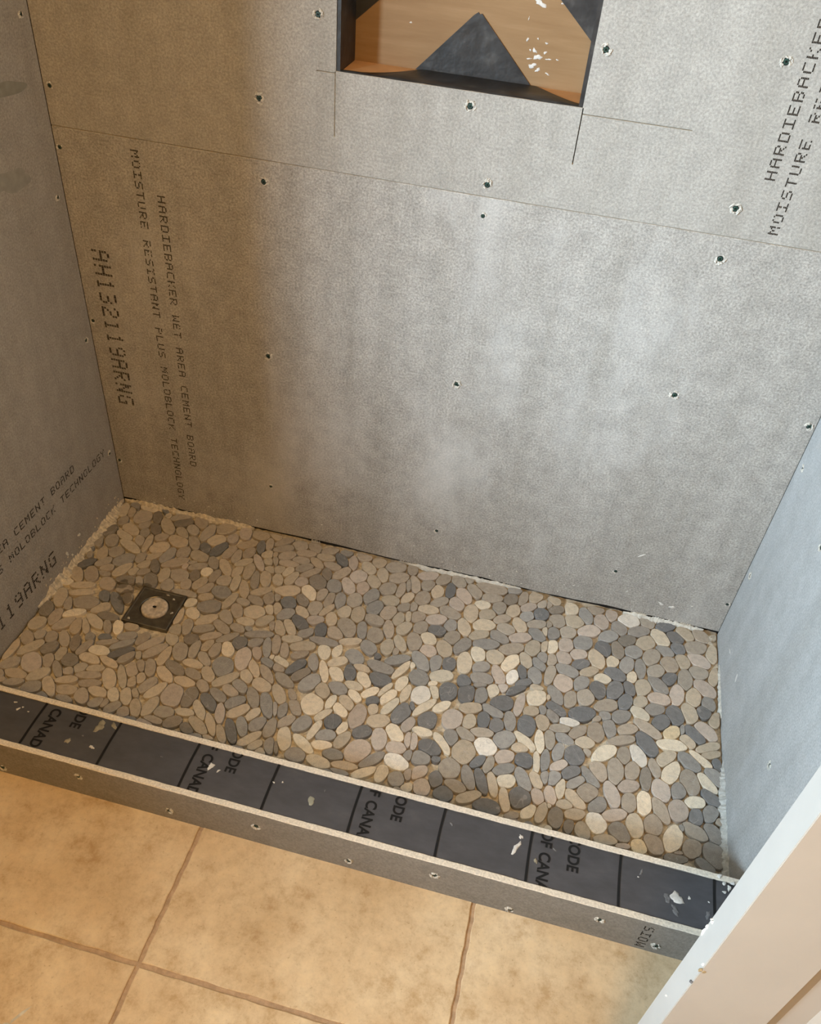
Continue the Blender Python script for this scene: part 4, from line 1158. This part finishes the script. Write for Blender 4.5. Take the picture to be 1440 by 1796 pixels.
# spots and splashes on the membrane
fm_m = frame_map((0, 0, MZ + .0006), (1, 0, 0), (0, 1, 0), (0, 0, 1))
spots = [(.170, -.7050, .004, .002, 'plaster'), (.183, -.717, .005, .003, 'plaster'), (.189, -.711, .0025, .0018, 'plaster'), (.204, -.717, .002, .0015, 'plaster'),
         (.344, -.7085, .016, .011, 'smear_tan'), (.368, -.700, .010, .006, 'smear_tan'), (.352, -.752, .006, .004, 'plaster'), (.305, -.752, .009, .005, 'smear_tan'), (.325, -.735, .003, .002, 'dust'),
         (.572, -.728, .008, .008, 'plaster'), (.588, -.733, .004, .003, 'plaster'), (.765, -.742, .0105, .0085, 'smear_pale'), (.690, -.727, .003, .002, 'plaster'), (.705, -.722, .0025, .002, 'plaster'), (.782, -.717, .003, .0012, 'dust'),
         (1.128, -.727, .006, .017, 'plaster'), (1.133, -.706, .004, .006, 'plaster'), (1.163, -.742, .006, .004, 'smear_tan'), (1.192, -.713, .004, .002, 'dust'),
         (1.399, -.741, .016, .012, 'plaster'), (1.384, -.745, .010, .008, 'dust'), (1.420, -.735, .004, .003, 'plaster'), (1.335, -.722, .0018, .0014, 'plaster'), (1.340, -.712, .006, .003, 'dust'), (1.397, -.762, .012, .006, 'dust'), (1.452, -.733, .002, .002, 'plaster'), (1.45, -.755, .008, .005, 'dust'), (1.012, -.716, .004, .003, 'dust'), (.480, -.735, .003, .002, 'dust')]
for i, (x, y, a, b, mt) in enumerate(spots):
    mb = MB(); blob_geo(mb, fm_m, x, y, a * .75, b * .75, .3 + i, .0009 if mt != 'dust' else .0004, 400 + i, 13, .25 if mt == 'smear_pale' else .55)
    cb(mb, {'plaster': 'plaster_splash', 'dust': 'dust_smudge'}.get(mt, 'mortar_smear'), M[mt], True)
# loose plaster crumbs at the end of the curb
for i, (x, y, z, s) in enumerate([(1.470, -.6835, HC, .0048), (1.478, -.694, HC - .001, .0035), (1.486, -.700, HC - .001, .0045), (1.478, -.709, HC - .001, .0030), (1.492, -.690, HC, .004)]):
    mb = MB()
    blob_geo(mb, frame_map((0, 0, 0), (1, 0, 0), (0, 1, 0), (0, 0, 1)), 0, 0, s, s * .75, i, s * .9, 500 + i, 8, .4)
    o = mesh_obj('plaster_crumb', mb.v, mb.f, M['crumb'], None, None, False, (x, y, z - .0002))
    tag(o, 'loose white plaster crumb on the curb top next to the door edge', 'crumb', 'plaster crumbs on the curb end')

# ------------------------------------------------------------------ open door in front of the right wall
DXE, DY0, DY1 = 1.283, -1.050, -1.085      # edge plane, far face, near face
DW, DZ0, DZ1 = 0.76, ZF + .012, 2.05
door = tag(empty('door_1', (DXE, DY0, ZF)), 'open off-white panel door with its pale chipped edge beside the shower curb', 'door', kind='structure')


def db(mb, name, mats, smooth=False):
    return mesh_obj(name, [(x - DXE, y - DY0, z - ZF) for x, y, z in mb.v], mb.f, mats, door, mb.m, smooth)


mb = MB(); mb.box(DXE + .001, DXE + DW, DY1 + .011, DY0, DZ0, DZ1); db(mb, 'slab', M['door_paint'])
mb = MB(); mb.box(DXE, DXE + .0011, DY1 + .0008, DY0, DZ0, DZ1); db(mb, 'edge_band', M['door_edge'])
dfm = frame_map((0, DY1, 0), (1, 0, 0), (0, 0, 1), (0, -1, 0))
ox = [DXE + .0008, 1.371, 1.61, 1.70, DXE + DW - .09, DXE + DW]
oz = [DZ0, .26, .92, 1.08, 1.92, DZ1]
opening = lambda u, v: ((1.371 < u < 1.61) or (1.70 < u < DXE + DW - .09)) and ((.26 < v < .92) or (1.08 < v < 1.92))
mb = MB(); grid_slab(ox, oz, lambda u, v: not opening(u, v), .0112, dfm, mb, 0, 0); db(mb, 'stile_and_rail_frame', M['door_paint'])
for (a, b) in ((1.371, 1.61), (1.70, DXE + DW - .09)):
    for (c, d) in ((.26, .92), (1.08, 1.92)):
        mb = MB()
        vs = []
        for ins, dep in ((0, -.0004), (.004, -.0030), (.016, -.0100), (.040, -.0105), (.052, -.0035), (.056, -.0030)):
            vs += [dfm(a + ins, c + ins, dep), dfm(b - ins, c + ins, dep), dfm(b - ins, d - ins, dep), dfm(a + ins, d - ins, dep)]
        fs = [(k * 4 + i, k * 4 + (i + 1) % 4, k * 4 + 4 + (i + 1) % 4, k * 4 + 4 + i) for k in range(5) for i in range(4)]
        fs.append((20, 21, 22, 23))
        mb.add(vs, fs)
        db(mb, 'raised_panel', M['door_paint'])
efm = frame_map((DXE, 0, 0), (0, 1, 0), (0, 0, 1), (-1, 0, 0))
for i, (y, z, a, b, mt) in enumerate([(-1.0515, .640, .0018, .007, 'plaster'), (-1.0515, .652, .0016, .004, 'plaster'), (-1.0530, .668, .0028, .004, 'plaster'), (-1.0838, .628, .0013, .006, 'chip_wood'), (-1.082, .636, .0012, .003, 'crumb'), (-1.0835, .597, .0015, .004, 'dust'), (-1.064, .505, .0016, .0016, 'plaster')]):
    mb = MB(); blob_geo(mb, efm, y, z, a, b, .1 * i, .0016, 600 + i, 10, .5); db(mb, 'paint_chip', M[mt])
mb = MB(); blob_geo(mb, dfm, 1.331, .385, .0012, .005, -.2, .0006, 640, 8, .3); db(mb, 'scratch_mark', M['ink'])
mb = MB(); blob_geo(mb, dfm, 1.2862, .628, .0018, .004, -.2, .0004, 641, 10, .3); db(mb, 'paint_chip', M['chip_wood'])
